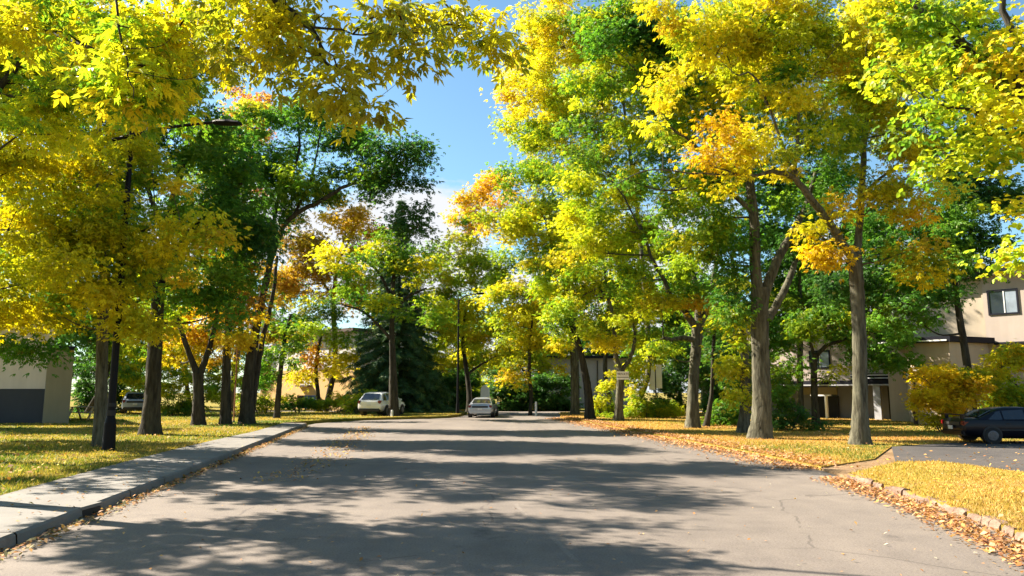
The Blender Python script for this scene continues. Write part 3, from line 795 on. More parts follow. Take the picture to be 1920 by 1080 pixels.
tree('thick dark trunk with deep green crown, the stoutest tree on the left lawn', b,
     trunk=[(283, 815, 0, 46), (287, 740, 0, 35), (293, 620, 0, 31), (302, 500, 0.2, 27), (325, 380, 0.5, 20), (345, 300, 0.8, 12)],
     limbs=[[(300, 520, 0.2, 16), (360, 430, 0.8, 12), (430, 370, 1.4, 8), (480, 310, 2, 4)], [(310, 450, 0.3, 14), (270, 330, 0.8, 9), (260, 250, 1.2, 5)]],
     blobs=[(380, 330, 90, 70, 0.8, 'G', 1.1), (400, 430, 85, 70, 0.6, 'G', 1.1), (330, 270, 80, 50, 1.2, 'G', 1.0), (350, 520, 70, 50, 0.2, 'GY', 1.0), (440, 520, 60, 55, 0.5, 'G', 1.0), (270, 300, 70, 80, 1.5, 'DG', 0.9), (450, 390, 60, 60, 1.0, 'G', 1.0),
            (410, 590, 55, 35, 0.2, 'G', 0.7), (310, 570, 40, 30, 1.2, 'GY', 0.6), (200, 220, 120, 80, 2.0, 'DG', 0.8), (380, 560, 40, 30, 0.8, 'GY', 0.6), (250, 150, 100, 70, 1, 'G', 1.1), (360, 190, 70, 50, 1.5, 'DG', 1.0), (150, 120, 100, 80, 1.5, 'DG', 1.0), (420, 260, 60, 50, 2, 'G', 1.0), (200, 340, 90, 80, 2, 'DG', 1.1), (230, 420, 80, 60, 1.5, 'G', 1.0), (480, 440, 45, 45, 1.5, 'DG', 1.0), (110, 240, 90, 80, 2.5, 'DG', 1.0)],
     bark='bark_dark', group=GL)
b = gnd(372, 797, LAWN_Z)
tree('y-forked dark trunk left of the rust post, orange-gold leaves in its fork', b,
     trunk=[(372, 797, 0, 32), (372, 740, 0, 23), (371, 700, 0, 24)],
     limbs=[[(370, 704, 0, 17), (352, 655, -0.2, 12), (335, 600, -0.4, 10), (325, 540, -0.4, 6)], [(373, 704, 0, 17), (390, 660, 0.2, 13), (404, 605, 0.3, 11), (415, 540, 0.4, 7)]],
     blobs=[(345, 630, 40, 40, 2.2, 'O', 1.0), (375, 610, 40, 50, 2.2, 'O', 1.0), (322, 665, 26, 22, 1.5, 'O', 0.7), (380, 540, 60, 40, 0, 'BR', 0.9), (320, 570, 40, 40, 0.5, 'GY', 0.8), (420, 570, 36, 36, 0.5, 'BR', 0.8), (365, 655, 28, 26, 2.2, 'Y', 0.8), (400, 650, 26, 30, 2.5, 'BR', 0.7)],
     bark='bark_dark', group=GL)
b = gnd(423, 796, LAWN_Z)
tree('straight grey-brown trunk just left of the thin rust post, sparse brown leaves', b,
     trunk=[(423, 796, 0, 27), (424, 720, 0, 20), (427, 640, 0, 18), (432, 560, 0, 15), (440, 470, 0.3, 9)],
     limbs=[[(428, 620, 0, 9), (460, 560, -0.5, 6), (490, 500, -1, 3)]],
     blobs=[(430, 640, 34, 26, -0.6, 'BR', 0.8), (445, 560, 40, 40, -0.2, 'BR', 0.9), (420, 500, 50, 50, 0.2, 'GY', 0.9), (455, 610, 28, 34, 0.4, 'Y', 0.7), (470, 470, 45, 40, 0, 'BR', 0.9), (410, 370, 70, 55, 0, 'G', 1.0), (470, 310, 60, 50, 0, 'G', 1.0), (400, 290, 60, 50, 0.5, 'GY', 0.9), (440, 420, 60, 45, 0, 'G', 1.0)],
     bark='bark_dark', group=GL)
b = gnd(463, 795, LAWN_Z)
tree('leaning dark trunk right of the rust post, long limb carrying a wide green crown', b,
     trunk=[(458, 795, 0, 36), (464, 730, 0, 26), (474, 650, 0.2, 22), (487, 580, 0.5, 18), (505, 500, 0.8, 14), (515, 430, 1, 9)],
     limbs=[[(468, 795, 0.9, 20), (478, 720, 1.0, 17), (492, 640, 1.0, 13), (510, 560, 1.2, 10), (520, 480, 1.4, 6)],
            [(490, 560, 0.5, 13), (520, 450, 0, 12), (550, 405, -0.5, 11), (600, 378, -1, 10), (650, 348, -1.5, 8), (720, 330, -2, 4)],
            [(505, 500, 0.8, 11), (520, 380, 1, 8), (560, 290, 1.2, 6), (555, 200, 1.4, 4)], [(550, 405, -0.5, 7), (585, 330, -0.6, 5), (600, 250, -0.5, 3)]],
     blobs=[(470, 260, 70, 70, 1.5, 'G', 1.0), (560, 250, 70, 55, 0.8, 'G', 1.0), (650, 270, 70, 50, -0.5, 'G', 1.0), (590, 330, 80, 50, -0.5, 'GY', 1.0), (690, 310, 60, 50, -1.5, 'G', 1.1), (745, 300, 50, 45, -2, 'DG', 1.2), (740, 350, 55, 30, -2, 'DG', 1.0),
            (780, 380, 30, 30, -2.2, 'DG', 0.8), (790, 290, 28, 34, -2, 'DG', 0.8), (510, 330, 70, 50, 0.5, 'G', 1.0), (480, 400, 60, 50, 0.2, 'G', 1.0), (600, 210, 50, 25, 1.0, 'GY', 0.7), (500, 200, 50, 30, 1.6, 'GY', 0.6), (670, 350, 45, 22, -1.5, 'G', 0.8), (710, 255, 40, 20, -1.5, 'G', 0.7), (770, 425, 22, 14, -2.2, 'DG', 0.5)],
     bark='bark_dark', group=GL)
b = gnd(519, 784, LAWN_Z)
tree('thin young tree with fresh green leaves standing clear on the sunny lawn', b,
     trunk=[(519, 784, 0, 15), (523, 730, 0, 12), (529, 670, 0, 10), (535, 630, 0, 8), (545, 590, 0, 5)],
     blobs=[(505, 690, 26, 24, -0.3, 'G', 1.0), (525, 665, 26, 22, -0.5, 'GY', 1.0), (555, 690, 24, 18, 0.3, 'GY', 0.8), (545, 640, 28, 24, 0, 'GY', 0.9), (495, 720, 16, 16, 0.4, 'G', 0.9), (520, 610, 30, 22, 0.4, 'G', 0.9), (570, 610, 30, 22, 0.2, 'GY', 0.8)],
     bark='bark_dark', lsize=0.24, rc=0.55, group=GL)
tree('crooked thin trunk in front of the tan house beside the blue bins', (*at(598, 756, 62)[:2], LAWN_Z),
     trunk=[(598, 762, 0, 14), (596, 735, 0, 9), (592, 700, 0, 9), (596, 660, 0, 7), (604, 620, 0, 5)],
     blobs=[(600, 590, 50, 30, 0, 'GY', 0.9), (570, 660, 26, 20, -0.3, 'O', 0.9), (628, 685, 20, 18, -0.5, 'Y', 1.1), (572, 698, 20, 13, -0.5, 'Y', 1.0), (640, 630, 36, 26, 0.3, 'GY', 0.9), (560, 630, 30, 22, 0.5, 'O', 0.8), (648, 660, 20, 20, 0, 'Y', 0.9)],
     bark='bark_dark', group=GL)
tree('rusty orange tree behind the green crown, left of the spruce top', (*at(610, 760, 66)[:2], LAWN_Z),
     trunk=[(628, 760, 0, 14), (628, 680, 0, 12), (625, 580, 0, 10), (632, 500, 0, 7), (650, 430, 0, 4)],
     limbs=[[(626, 560, 0, 7), (580, 490, 0, 5), (545, 440, 0, 3)], [(630, 500, 0, 6), (660, 440, 0, 4), (675, 400, 0, 2)]],
     blobs=[(560, 450, 60, 50, 0, 'BR', 1.0), (620, 410, 60, 40, 0, 'O', 0.9), (680, 450, 45, 50, 0, 'O', 0.9), (600, 510, 70, 45, -1, 'BR', 1.0), (680, 530, 45, 35, -1, 'Y', 0.9), (540, 530, 40, 40, -1, 'BR', 0.9), (640, 560, 50, 30, -1, 'O', 0.8), (680, 395, 28, 18, 0, 'O', 0.5)],
     bark='bark_dark', group='background trees')
tree('red-orange treetop showing behind the left green crowns', (*at(430, 760, 70)[:2], LAWN_Z),
     trunk=[(450, 760, 0, 16), (452, 600, 0, 14), (455, 450, 0, 10), (462, 300, 0, 5)],
     blobs=[(460, 240, 55, 45, 0, 'RO', 0.9), (490, 200, 40, 30, 0, 'RO', 0.7), (420, 260, 40, 30, 0, 'O', 0.9), (450, 320, 60, 50, 0, 'RO', 0.8), (440, 190, 30, 18, 0, 'RO', 0.5)],
     group='background trees')
tree('dark green low-hanging tree in front of the left house', (-19.5, 24.0, LAWN_Z),
     trunk=[(-19.5, 24, 0, 0, 0.16), (-19.3, 24, 2.0, 0, 0.13), (-18.8, 24, 4.0, 0, 0.1), (-18, 24, 5.2, 0, 0.06)],
     blobs=[(15, 640, 30, 22, 0, 'G', 0.6), (60, 655, 30, 14, 0.2, 'G', 0.6), (40, 575, 70, 34, 0.2, 'GY', 0.9), (115, 590, 40, 26, 0.3, 'G', 0.7)],
     wb=[((-20, 25, 5.5), (2.5, 2.5, 1.6), 'G', 0.8), ((-22.5, 26, 8), (3, 3, 2), 'G', 0.7)], bark='bark_dark', group=GL)

tree('leafy tree at the very left edge, olive-gold crown, trunk out of frame', (-15.2, 18.6, LAWN_Z),
     trunk=[(-15.2, 18.6, 0, 0, 0.22), (-15.1, 18.6, 3, 0, 0.18), (-14.8, 18.7, 6, 0, 0.14), (-14.4, 18.8, 9.5, 0, 0.08)],
     blobs=[(10, 540, 60, 60, 0, 'OL', 1.0), (15, 430, 60, 70, 0, 'OL', 1.0), (20, 320, 70, 60, 0, 'OL', 1.0), (90, 500, 50, 40, -0.6, 'OL', 0.8)],
     wb=[((-14.5, 19, 9), (3.2, 2.6, 2.4), 'OL', 0.5), ((-12.8, 19.4, 12), (3.0, 2.2, 2.0), 'OL', 0.55), ((-16.5, 18, 7), (2.4, 2.4, 2.4), 'OL', 0.35)], bark='bark_dark', group=GL)
tree('tall green tree over the flat roof of the left house', (-30.5, 36.0, LAWN_Z),
     trunk=[(-30.5, 36, 0, 0, 0.22), (-30.4, 36, 4, 0, 0.17), (-30, 36, 8, 0, 0.1)],
     wb=[((-28.5, 36, 9), (3.6, 2.6, 2.4), 'G', 0.9), ((-31, 36, 11), (3.2, 2.6, 2.4), 'GY', 0.8), ((-27.5, 35, 7), (2.4, 2.0, 1.4), 'G', 0.8)], bark='bark_dark', group=GL)
tree('dense dark green tree behind the black lamp post and left house', (*at(165, 760, 56)[:2], LAWN_Z),
     trunk=[(200, 775, 0, 14), (200, 700, 0, 12), (200, 600, 0, 9), (205, 500, 0, 5)],
     blobs=[(160, 640, 50, 40, 0, 'DG', 1.2), (230, 620, 50, 50, 0, 'GY', 1.0), (190, 560, 60, 45, 0, 'DG', 1.2), (250, 690, 26, 22, -0.4, 'GY', 1.0), (250, 540, 50, 45, 0.4, 'G', 1.1), (130, 560, 50, 40, 0, 'DG', 1.1), (220, 480, 60, 50, 0, 'G', 1.0), (150, 480, 60, 50, 0, 'DG', 1.0)], bark='bark_dark', group='background trees')
tree('yellow-green tree filling the gap behind the y-forked trunk', (*at(360, 760, 60)[:2], LAWN_Z),
     trunk=[(348, 775, 0, 10), (348, 700, 0, 9), (350, 600, 0, 7), (355, 500, 0, 4)],
     blobs=[(330, 640, 40, 40, 0, 'GY', 1.0), (390, 650, 40, 36, 0, 'YG', 1.0), (350, 570, 50, 45, 0, 'G', 1.0), (430, 600, 45, 45, 0, 'GY', 1.0), (320, 500, 50, 45, 0, 'G', 1.0), (420, 520, 55, 50, 0.4, 'G', 1.0), (480, 620, 40, 36, 0.3, 'BR', 0.9), (490, 560, 40, 40, 0.3, 'BR', 0.9), (370, 440, 60, 45, 0, 'DG', 1.0), (440, 450, 55, 45, 0, 'G', 1.0)], bark='bark_dark', group='background trees')
b = gnd(738, 781, 0.12)
tree('green and yellow tree with airy crown in front of the dark spruce', b,
     trunk=[(738, 781, 0, 28), (738, 740, 0, 21), (737, 690, 0, 17), (735, 620, 0, 12), (737, 540, 0, 10), (742, 470, 0, 5)],
     limbs=[[(736, 600, 0, 9), (760, 560, -0.3, 7), (800, 540, -0.4, 4)], [(736, 560, 0, 8), (700, 500, -0.3, 6), (640, 475, -0.6, 4), (590, 495, -0.9, 2)], [(736, 640, 0, 8), (690, 590, -0.3, 6), (640, 570, -0.4, 3)]],
     blobs=[(700, 500, 60, 36, -0.4, 'GY', 0.75), (760, 510, 55, 40, -0.3, 'GY', 0.75), (680, 555, 46, 28, -0.4, 'G', 0.7), (750, 575, 50, 30, -0.4, 'GY', 0.7), (640, 490, 45, 34, -0.6, 'Y', 0.8), (800, 570, 45, 34, -0.4, 'YG', 0.9), (800, 500, 40, 30, 0, 'YG', 0.8), (735, 460, 45, 26, 0, 'GY', 0.9), (780, 460, 30, 22, 0, 'GY', 0.6)],
     bark='bark_dark', group='background trees')

# --- right verge
b = gnd(1612, 833, RZ - 0.02)
tree('tall grey trunk beside the driveway forking into two, orange-yellow crown', b,
     trunk=[(1614, 834, 0, 44), (1612, 760, 0, 33), (1611, 640, 0, 31), (1606, 540, 0, 31), (1602, 478, 0, 32)],
     limbs=[[(1600, 486, 0, 24), (1570, 440, -0.4, 20), (1530, 385, -0.8, 18), (1490, 335, -1.2, 15), (1450, 322, -1.5, 10), (1400, 330, -1.8, 6), (1330, 310, -2.4, 3)],
            [(1605, 486, 0, 19), (1612, 420, 0.2, 16), (1617, 340, 0.4, 14), (1622, 240, 0.6, 13), (1626, 150, 0.8, 10), (1630, 60, 1, 6)],
            [(1616, 370, 0.3, 10), (1650, 335, 0, 7), (1690, 315, -0.4, 5), (1740, 320, -0.8, 3)], [(1490, 335, -1.2, 9), (1470, 280, -1.4, 7), (1420, 150, -1.6, 5), (1380, 140, -1.8, 3)], [(1490, 335, -1.2, 10), (1495, 270, -1, 7), (1500, 180, -0.8, 5)],
            [(1400, 330, -1.8, 5), (1300, 325, -2.2, 4), (1210, 320, -2.6, 3), (1150, 350, -3, 2)]],
     blobs=[(1340, 260, 60, 45, -2.2, 'YO', 0.9), (1240, 170, 60, 40, -2.4, 'Y', 0.8), (1300, 60, 80, 55, -1.6, 'Y', 1.1), (1400, 80, 80, 70, -1.2, 'YG', 1.1), (1440, 200, 70, 60, -1.2, 'Y', 1.0), (1520, 60, 80, 70, -0.6, 'YG', 1.0), (1500, 170, 70, 60, -0.8, 'GY', 1.0),
            (1560, 250, 70, 50, -0.8, 'YG', 0.9), (1670, 300, 70, 45, -0.5, 'OL', 1.0), (1700, 360, 60, 45, -0.8, 'Y', 0.9), (1640, 380, 45, 40, -0.6, 'OL', 0.7), (1590, 390, 26, 30, -0.8, 'Y', 0.8), (1730, 400, 36, 30, -1, 'YO', 0.7), (1705, 470, 34, 34, -1, 'Y', 0.7), (1730, 500, 22, 26, -1, 'OL', 0.6),
            (1540, 460, 18, 22, -0.8, 'YO', 0.7), (1525, 430, 16, 18, -0.8, 'Y', 0.6), (1430, 300, 50, 40, -1.8, 'Y', 0.8), (1240, 250, 36, 40, -2.6, 'Y', 0.6), (1640, 180, 70, 70, 0.4, 'YG', 1.0), (1620, 60, 80, 60, 0.6, 'Y', 1.0), (1370, 330, 40, 26, -2, 'YO', 0.7),
            (1490, 310, 40, 30, -1.6, 'Y', 0.7), (1700, 230, 50, 40, 0, 'YG', 0.8), (1240, 20, 50, 30, -1.8, 'Y', 0.8), (1570, 480, 16, 20, -0.8, 'YO', 0.5)],
     wb=[((b[0] - 2, b[1], 13.6), (3.4, 3, 1.8), 'Y', 0.8), ((b[0] + 1.2, b[1] + 0.5, 13.2), (2.5, 2.5, 1.6), 'Y', 0.8)],
     group=GR)
b = gnd(1425, 822, RZ - 0.02)
tree('stoutest pale grey trunk of the right row, forking high into a dark green crown', b,
     trunk=[(1427, 822, 0, 52), (1428, 760, 0, 43), (1426, 680, 0, 40), (1424, 600, 0, 40), (1424, 540, 0, 42)],
     limbs=[[(1420, 548, 0, 27), (1416, 470, 0, 25), (1412, 390, 0, 22), (1400, 300, 0.2, 18), (1385, 200, 0.4, 13), (1370, 100, 0.6, 8)],
            [(1432, 560, 0, 25), (1452, 500, 0.2, 22), (1478, 450, 0.4, 19), (1505, 400, 0.8, 14), (1530, 320, 1.2, 8)],
            [(1440, 600, 0.3, 20), (1462, 560, 0.5, 17), (1482, 520, 0.8, 15), (1500, 470, 1.2, 11), (1530, 420, 1.5, 6)],
            [(1412, 400, 0, 13), (1350, 340, -0.2, 10), (1310, 280, -0.4, 8), (1240, 220, -0.6, 5), (1190, 130, -0.6, 3)], [(1395, 270, 0.2, 10), (1300, 160, 0, 7), (1200, 60, -0.2, 4)]],
     blobs=[(1200, 60, 70, 60, 0, 'DG', 1.0), (1160, 150, 70, 60, 0, 'GY', 1.0), (1280, 130, 70, 60, 0.3, 'G', 1.0), (1220, 230, 80, 50, 0, 'GY', 0.9), (1320, 220, 60, 50, 0.4, 'GY', 1.0), (1140, 240, 50, 40, 0.2, 'GY', 0.8), (1320, 400, 70, 60, 0.4, 'GY', 1.1), (1300, 480, 60, 50, 0.4, 'GY', 1.0),
            (1370, 500, 40, 60, 0.2, 'G', 1.0), (1250, 420, 40, 40, 0.2, 'GY', 0.8), (1350, 330, 60, 45, 0.6, 'G', 1.0), (1460, 380, 50, 45, 0.6, 'G', 0.9), (1380, 590, 22, 34, -0.4, 'GY', 0.9), (1390, 560, 30, 40, 0, 'G', 0.9), (1140, 20, 60, 40, 0.3, 'GY', 0.8), (1450, 100, 80, 70, 1.2, 'GY', 0.9),
            (1500, 440, 40, 40, 1.2, 'DG', 1.0), (1160, 330, 50, 30, 0.4, 'GY', 0.7), (1540, 330, 50, 50, 1.4, 'G', 0.8), (1080, 200, 40, 60, 0.5, 'YG', 0.7)],
     wb=[((b[0] - 3, b[1] + 0.4, 15.6), (3.6, 3, 1.8), 'G', 0.8)], group=GR)
b = gnd(1393, 811, RZ - 0.02)
tree('smaller leafy trunk standing close behind the stoutest grey trunk', b,
     trunk=[(1396, 811, 0, 28), (1398, 740, 0, 22), (1396, 670, 0, 20), (1390, 620, 0, 18), (1380, 560, 0, 13), (1372, 480, 0, 8)],
     blobs=[(1378, 690, 9, 20, -0.4, 'YG', 1.0, 0.4), (1382, 640, 12, 20, -0.4, 'YG', 0.9, 0.5), (1372, 600, 18, 24, -0.5, 'YG', 0.9), (1380, 530, 40, 40, 0, 'GY', 0.9), (1360, 450, 50, 50, 0.3, 'G', 0.9), (1384, 735, 8, 16, -0.3, 'YG', 0.8, 0.4)],
     group=GR)
b = gnd(1299, 802, RZ - 0.02)
tree('grey trunk with a blunt limb stub sticking out left below its three-way fork', b,
     trunk=[(1297, 803, 0, 34), (1299, 750, 0, 26), (1302, 690, 0, 23), (1306, 640, 0, 25), (1308, 605, 0, 27)],
     limbs=[[(1304, 638, 0, 14), (1285, 634, -0.3, 12), (1262, 636, -0.6, 10), (1244, 634, -0.8, 8)], [(1305, 615, 0, 20), (1285, 585, -0.2, 16), (1262, 560, -0.4, 13), (1245, 525, -0.6, 10), (1225, 490, -0.8, 8), (1200, 420, -1, 5)],
            [(1309, 610, 0, 18), (1308, 560, 0.2, 14), (1298, 500, 0.3, 11), (1290, 430, 0.4, 7)], [(1312, 612, 0, 18), (1328, 575, 0.2, 15), (1338, 520, 0.4, 11), (1350, 450, 0.6, 7)],
            [(1200, 430, -1, 5), (1170, 370, -1.2, 4), (1140, 330, -1.4, 3)]],
     blobs=[(1150, 420, 70, 55, -0.8, 'LY', 1.0), (1090, 380, 60, 50, -0.6, 'LY', 1.0), (1180, 340, 60, 50, -0.4, 'YG', 0.9), (1220, 430, 55, 45, -0.5, 'YG', 0.9), (1170, 510, 60, 45, -0.8, 'YG', 1.0), (1240, 570, 45, 40, -1, 'YG', 1.0), (1290, 540, 45, 40, -0.6, 'YG', 0.9), (1315, 568, 22, 16, -1.2, 'O', 0.6),
            (1220, 640, 40, 22, -0.6, 'YG', 0.8), (1110, 470, 60, 45, -0.4, 'LY', 1.0), (1270, 480, 50, 40, 0, 'GY', 0.9), (1340, 610, 28, 34, 0.4, 'GY', 0.9), (1250, 665, 30, 18, -0.3, 'YG', 0.8), (1180, 590, 45, 30, -0.4, 'YG', 0.9), (1080, 310, 50, 40, 0, 'YG', 0.7)],
     group=GR)
b = gnd(1336, 802, RZ - 0.02)
tree('thin dark trunk in the shade between two thicker grey trunks', b + [0, 1.2, 0],
     trunk=[(1328, 800, 0, 15), (1334, 740, 0, 9), (1337, 670, 0, 8), (1340, 600, 0, 7), (1345, 520, 0, 5)],
     blobs=[(1345, 560, 40, 40, 0.4, 'DG', 1.0), (1340, 650, 34, 34, 0.6, 'DG', 1.1), (1370, 700, 26, 36, 1.2, 'DG', 1.0)], bark='bark_dark', group=GR)
b = gnd(1160, 789, RZ - 0.02)
tree('straight trunk carrying the small white sign, forked above the sign', b,
     trunk=[(1159, 790, 0, 23), (1161, 750, 0, 18), (1164, 700, 0, 17), (1163, 690, 0, 17)],
     limbs=[[(1162, 694, 0, 14), (1154, 660, 0, 11), (1150, 600, -0.2, 9), (1138, 555, -0.3, 8), (1110, 545, -0.5, 5), (1085, 560, -0.6, 3)], [(1166, 694, 0, 11), (1182, 670, 0.2, 9), (1190, 640, 0.3, 8), (1188, 600, 0.4, 5)], [(1140, 560, -0.3, 6), (1135, 500, -0.2, 5), (1150, 440, 0, 3)]],
     blobs=[(1090, 560, 45, 36, -0.6, 'YG', 1.0), (1130, 600, 40, 30, -0.8, 'YG', 0.9), (1110, 500, 50, 40, -0.4, 'LY', 1.0), (1170, 560, 40, 36, -0.2, 'YG', 0.9), (1190, 660, 20, 30, 0.4, 'YG', 0.8), (1130, 650, 26, 20, -0.8, 'Y', 0.8), (1060, 520, 40, 36, 0, 'LY', 0.9), (1210, 610, 34, 28, 0.4, 'YG', 0.9), (1150, 450, 60, 40, 0.2, 'LY', 0.9)],
     group=GR)
b = gnd(1106, 786, RZ - 0.02)
tree('sinuous dark trunk curving left above the verge, right of the straight stub trunk', b,
     trunk=[(1107, 787, 0, 25), (1103, 740, 0, 19), (1097, 700, 0, 16), (1086, 650, 0, 14), (1073, 610, 0, 13), (1066, 580, 0, 12), (1070, 550, 0, 9)],
     limbs=[[(1068, 580, 0, 8), (1078, 555, 0, 7), (1100, 545, 0, 6), (1130, 560, 0, 4)], [(1069, 560, 0, 8), (1050, 510, 0, 6), (1030, 440, 0, 4), (1010, 380, 0, 2)]],
     blobs=[(1000, 400, 60, 50, 0, 'LY', 1.0), (950, 430, 60, 45, 0.4, 'Y', 0.9), (1050, 440, 50, 45, 0, 'LY', 1.0), (1010, 500, 60, 40, -0.2, 'YG', 1.0), (1020, 330, 55, 45, 0, 'LY', 0.9), (970, 340, 45, 35, 0.5, 'YG', 0.8), (1060, 630, 26, 22, -0.5, 'Y', 0.8), (1030, 590, 36, 28, -0.3, 'YG', 0.9), (1060, 370, 50, 40, 0.2, 'LY', 0.9), (1020, 560, 40, 30, 0.2, 'YG', 0.8)],
     bark='bark_dark', group=GR)
tree('straight thick grey-brown trunk at the far end of the right row', gnd(1078, 777, RZ - 0.02),
     trunk=[(1078, 778, 0, 21), (1078, 730, 0, 20), (1077, 670, 0, 19), (1075, 600, 0, 16), (1070, 520, 0, 11), (1060, 440, 0, 6)],
     blobs=[(1060, 590, 40, 40, 0, 'Y', 0.9), (1040, 650, 26, 18, -0.4, 'Y', 0.8), (1080, 480, 50, 50, 0, 'YG', 0.9), (1030, 270, 60, 60, 0.6, 'YG', 0.8), (990, 200, 55, 60, 0.6, 'Y', 0.75), (1060, 180, 60, 60, 0.8, 'YG', 0.8), (1020, 100, 60, 60, 0.8, 'Y', 0.75), (970, 130, 40, 40, 0.5, 'Y', 0.6), (1060, 40, 60, 45, 0.8, 'Y', 0.75), (980, 260, 32, 36, 0.4, 'YG', 0.7)],
     group=GR)
b = gnd(1530, 795, RZ - 0.02)
tree('small bushy green tree with dark forked trunk before the grey carports', b,
     trunk=[(1527, 796, 0, 18), (1527, 740, 0, 15), (1526, 690, 0, 14), (1528, 665, 0, 14)],
     limbs=[[(1527, 670, 0, 9), (1518, 640, 0, 7), (1510, 600, 0, 4)], [(1530, 668, 0, 11), (1550, 648, -0.2, 9), (1580, 638, -0.4, 7), (1620, 620, -0.6, 4), (1680, 640, -0.8, 2)]],
     blobs=[(1520, 600, 45, 36, 0, 'GY', 1.2), (1560, 580, 45, 36, 0, 'GY', 1.1), (1500, 640, 36, 26, 0.2, 'GY', 1.0), (1570, 630, 34, 22, -0.3, 'GY', 1.0), (1660, 600, 55, 36, -0.6, 'G', 1.1), (1700, 640, 40, 28, -0.8, 'G', 0.8), (1645, 650, 40, 26, -0.6, 'G', 1.0), (1610, 660, 36, 24, -0.2, 'G', 0.9), (1470, 680, 20, 24, 0.4, 'GY', 0.8), (1690, 680, 26, 14, -0.8, 'G', 0.6), (1560, 700, 14, 22, -0.3, 'GY', 0.7), (1660, 680, 12, 26, -0.3, 'G', 0.8, 0.6)],
     bark='bark_dark', group=GR)
tree('big dark green tree rising behind the forked orange tree, over the flat roof', (20.3, 33.0, RZ - 0.02),
     trunk=[(20.3, 33, 0, 0, 0.2), (20.2, 33, 3, 0, 0.16), (20.0, 33, 6, 0, 0.12), (20, 33, 9, 0, 0.06)],
     blobs=[(1770, 420, 90, 70, 0, 'G', 1.3), (1830, 350, 70, 60, 0.3, 'DG', 1.2), (1730, 520, 70, 55, -0.4, 'G', 1.2), (1690, 560, 60, 50, -0.4, 'G', 1.1), (1840, 440, 45, 50, 0.2, 'DG', 1.2), (1780, 540, 45, 28, -0.3, 'G', 0.8), (1720, 600, 50, 34, -0.6, 'G', 1.0), (1640, 520, 60, 50, 0.4, 'DG', 1.2), (1560, 530, 50, 50, 0.8, 'DG', 1.1), (1870, 390, 22, 30, 0, 'DG', 0.7), (1840, 510, 22, 14, 0, 'DG', 0.6), (1800, 330, 60, 50, 0.8, 'DG', 1.0), (1640, 430, 60, 50, 0.6, 'G', 1.0), (1760, 260, 80, 60, 1, 'GY', 1.0), (1850, 240, 70, 60, 1, 'G', 1.0), (1700, 170, 80, 70, 1, 'GY', 1.0), (1800, 150, 80, 70, 1, 'G', 1.0), (1880, 110, 70, 70, 1, 'G', 0.9), (1680, 60, 90, 70, 1, 'GY', 0.9), (1780, 50, 80, 60, 1, 'G', 0.9), (1590, 120, 70, 70, 1, 'GY', 1.0)],
     bark='bark_dark', group=GR)
bR = np.array([11.6, 10.2, RZ])
tree('near tree with broad round leaves filling the top right corner, trunk out of frame', bR,
     trunk=[(*bR, 0, 0.3), (11.5, 10.2, 2.2, 0, 0.24), (11.2, 10.2, 4.2, 0, 0.2)],
     limbs=[[(11.2, 10.2, 4.0, 0, 0.15), (9.6, 10.3, 5.6, 0, 0.12), (*at(1930, 165, 10.4), 0, 0.10), (*at(1830, 100, 10.5), 0, 0.085), (*at(1740, 35, 10.7), 0, 0.07), (*at(1660, -60, 11), 0, 0.04)],
            [(*at(1930, 165, 10.4), 0, 0.07), (*at(1850, 210, 10.0), 0, 0.035), (*at(1790, 200, 9.8), 0, 0.018), (*at(1730, 220, 9.6), 0, 0.008)],
            [(*at(1925, 150, 10.4), 0, 0.07), (*at(1890, 40, 10.5), 0, 0.05), (*at(1860, -60, 10.6), 0, 0.03)]],
     blobs=[(1880, 120, 70, 70, -0.4, 'Y', 1.0), (1800, 60, 80, 60, 0, 'YG', 1.0), (1860, 220, 60, 50, -0.6, 'Y', 1.0), (1780, 170, 70, 50, -0.4, 'YG', 1.0), (1720, 60, 70, 60, 0.4, 'YG', 0.9), (1890, 290, 36, 40, -0.6, 'Y', 0.9), (1910, 370, 16, 34, -0.6, 'Y', 0.8), (1790, 280, 50, 26, -0.6, 'YG', 0.7),
            (1730, 220, 50, 34, -0.5, 'YG', 0.7), (1660, 120, 50, 50, 0.2, 'YG', 0.7), (1650, 20, 60, 40, 0.6, 'Y', 0.8), (1850, 310, 30, 24, -0.6, 'YG', 0.7), (1760, 320, 16, 12, -0.6, 'YG', 0.4), (1900, 20, 60, 50, 0, 'YG', 0.9), (1830, 140, 60, 50, 0.3, 'YG', 1.0), (1890, 210, 50, 60, 0.3, 'YG', 1.0), (1740, 120, 60, 50, 0.4, 'YG', 1.0), (1915, 480, 8, 8, -0.4, 'YG', 0.4)],
     wb=[((11, 10.5, 9.4), (3.2, 3, 2.0), 'Y', 0.8), ((12.5, 10, 7), (2.5, 2.5, 2), 'YG', 0.8), ((8.5, 11, 10), (2.5, 2, 1.4), 'Y', 0.7)],
     leaf='round', lsize=0.092, rc=0.4, lai=1.9, bark='bark_dark')

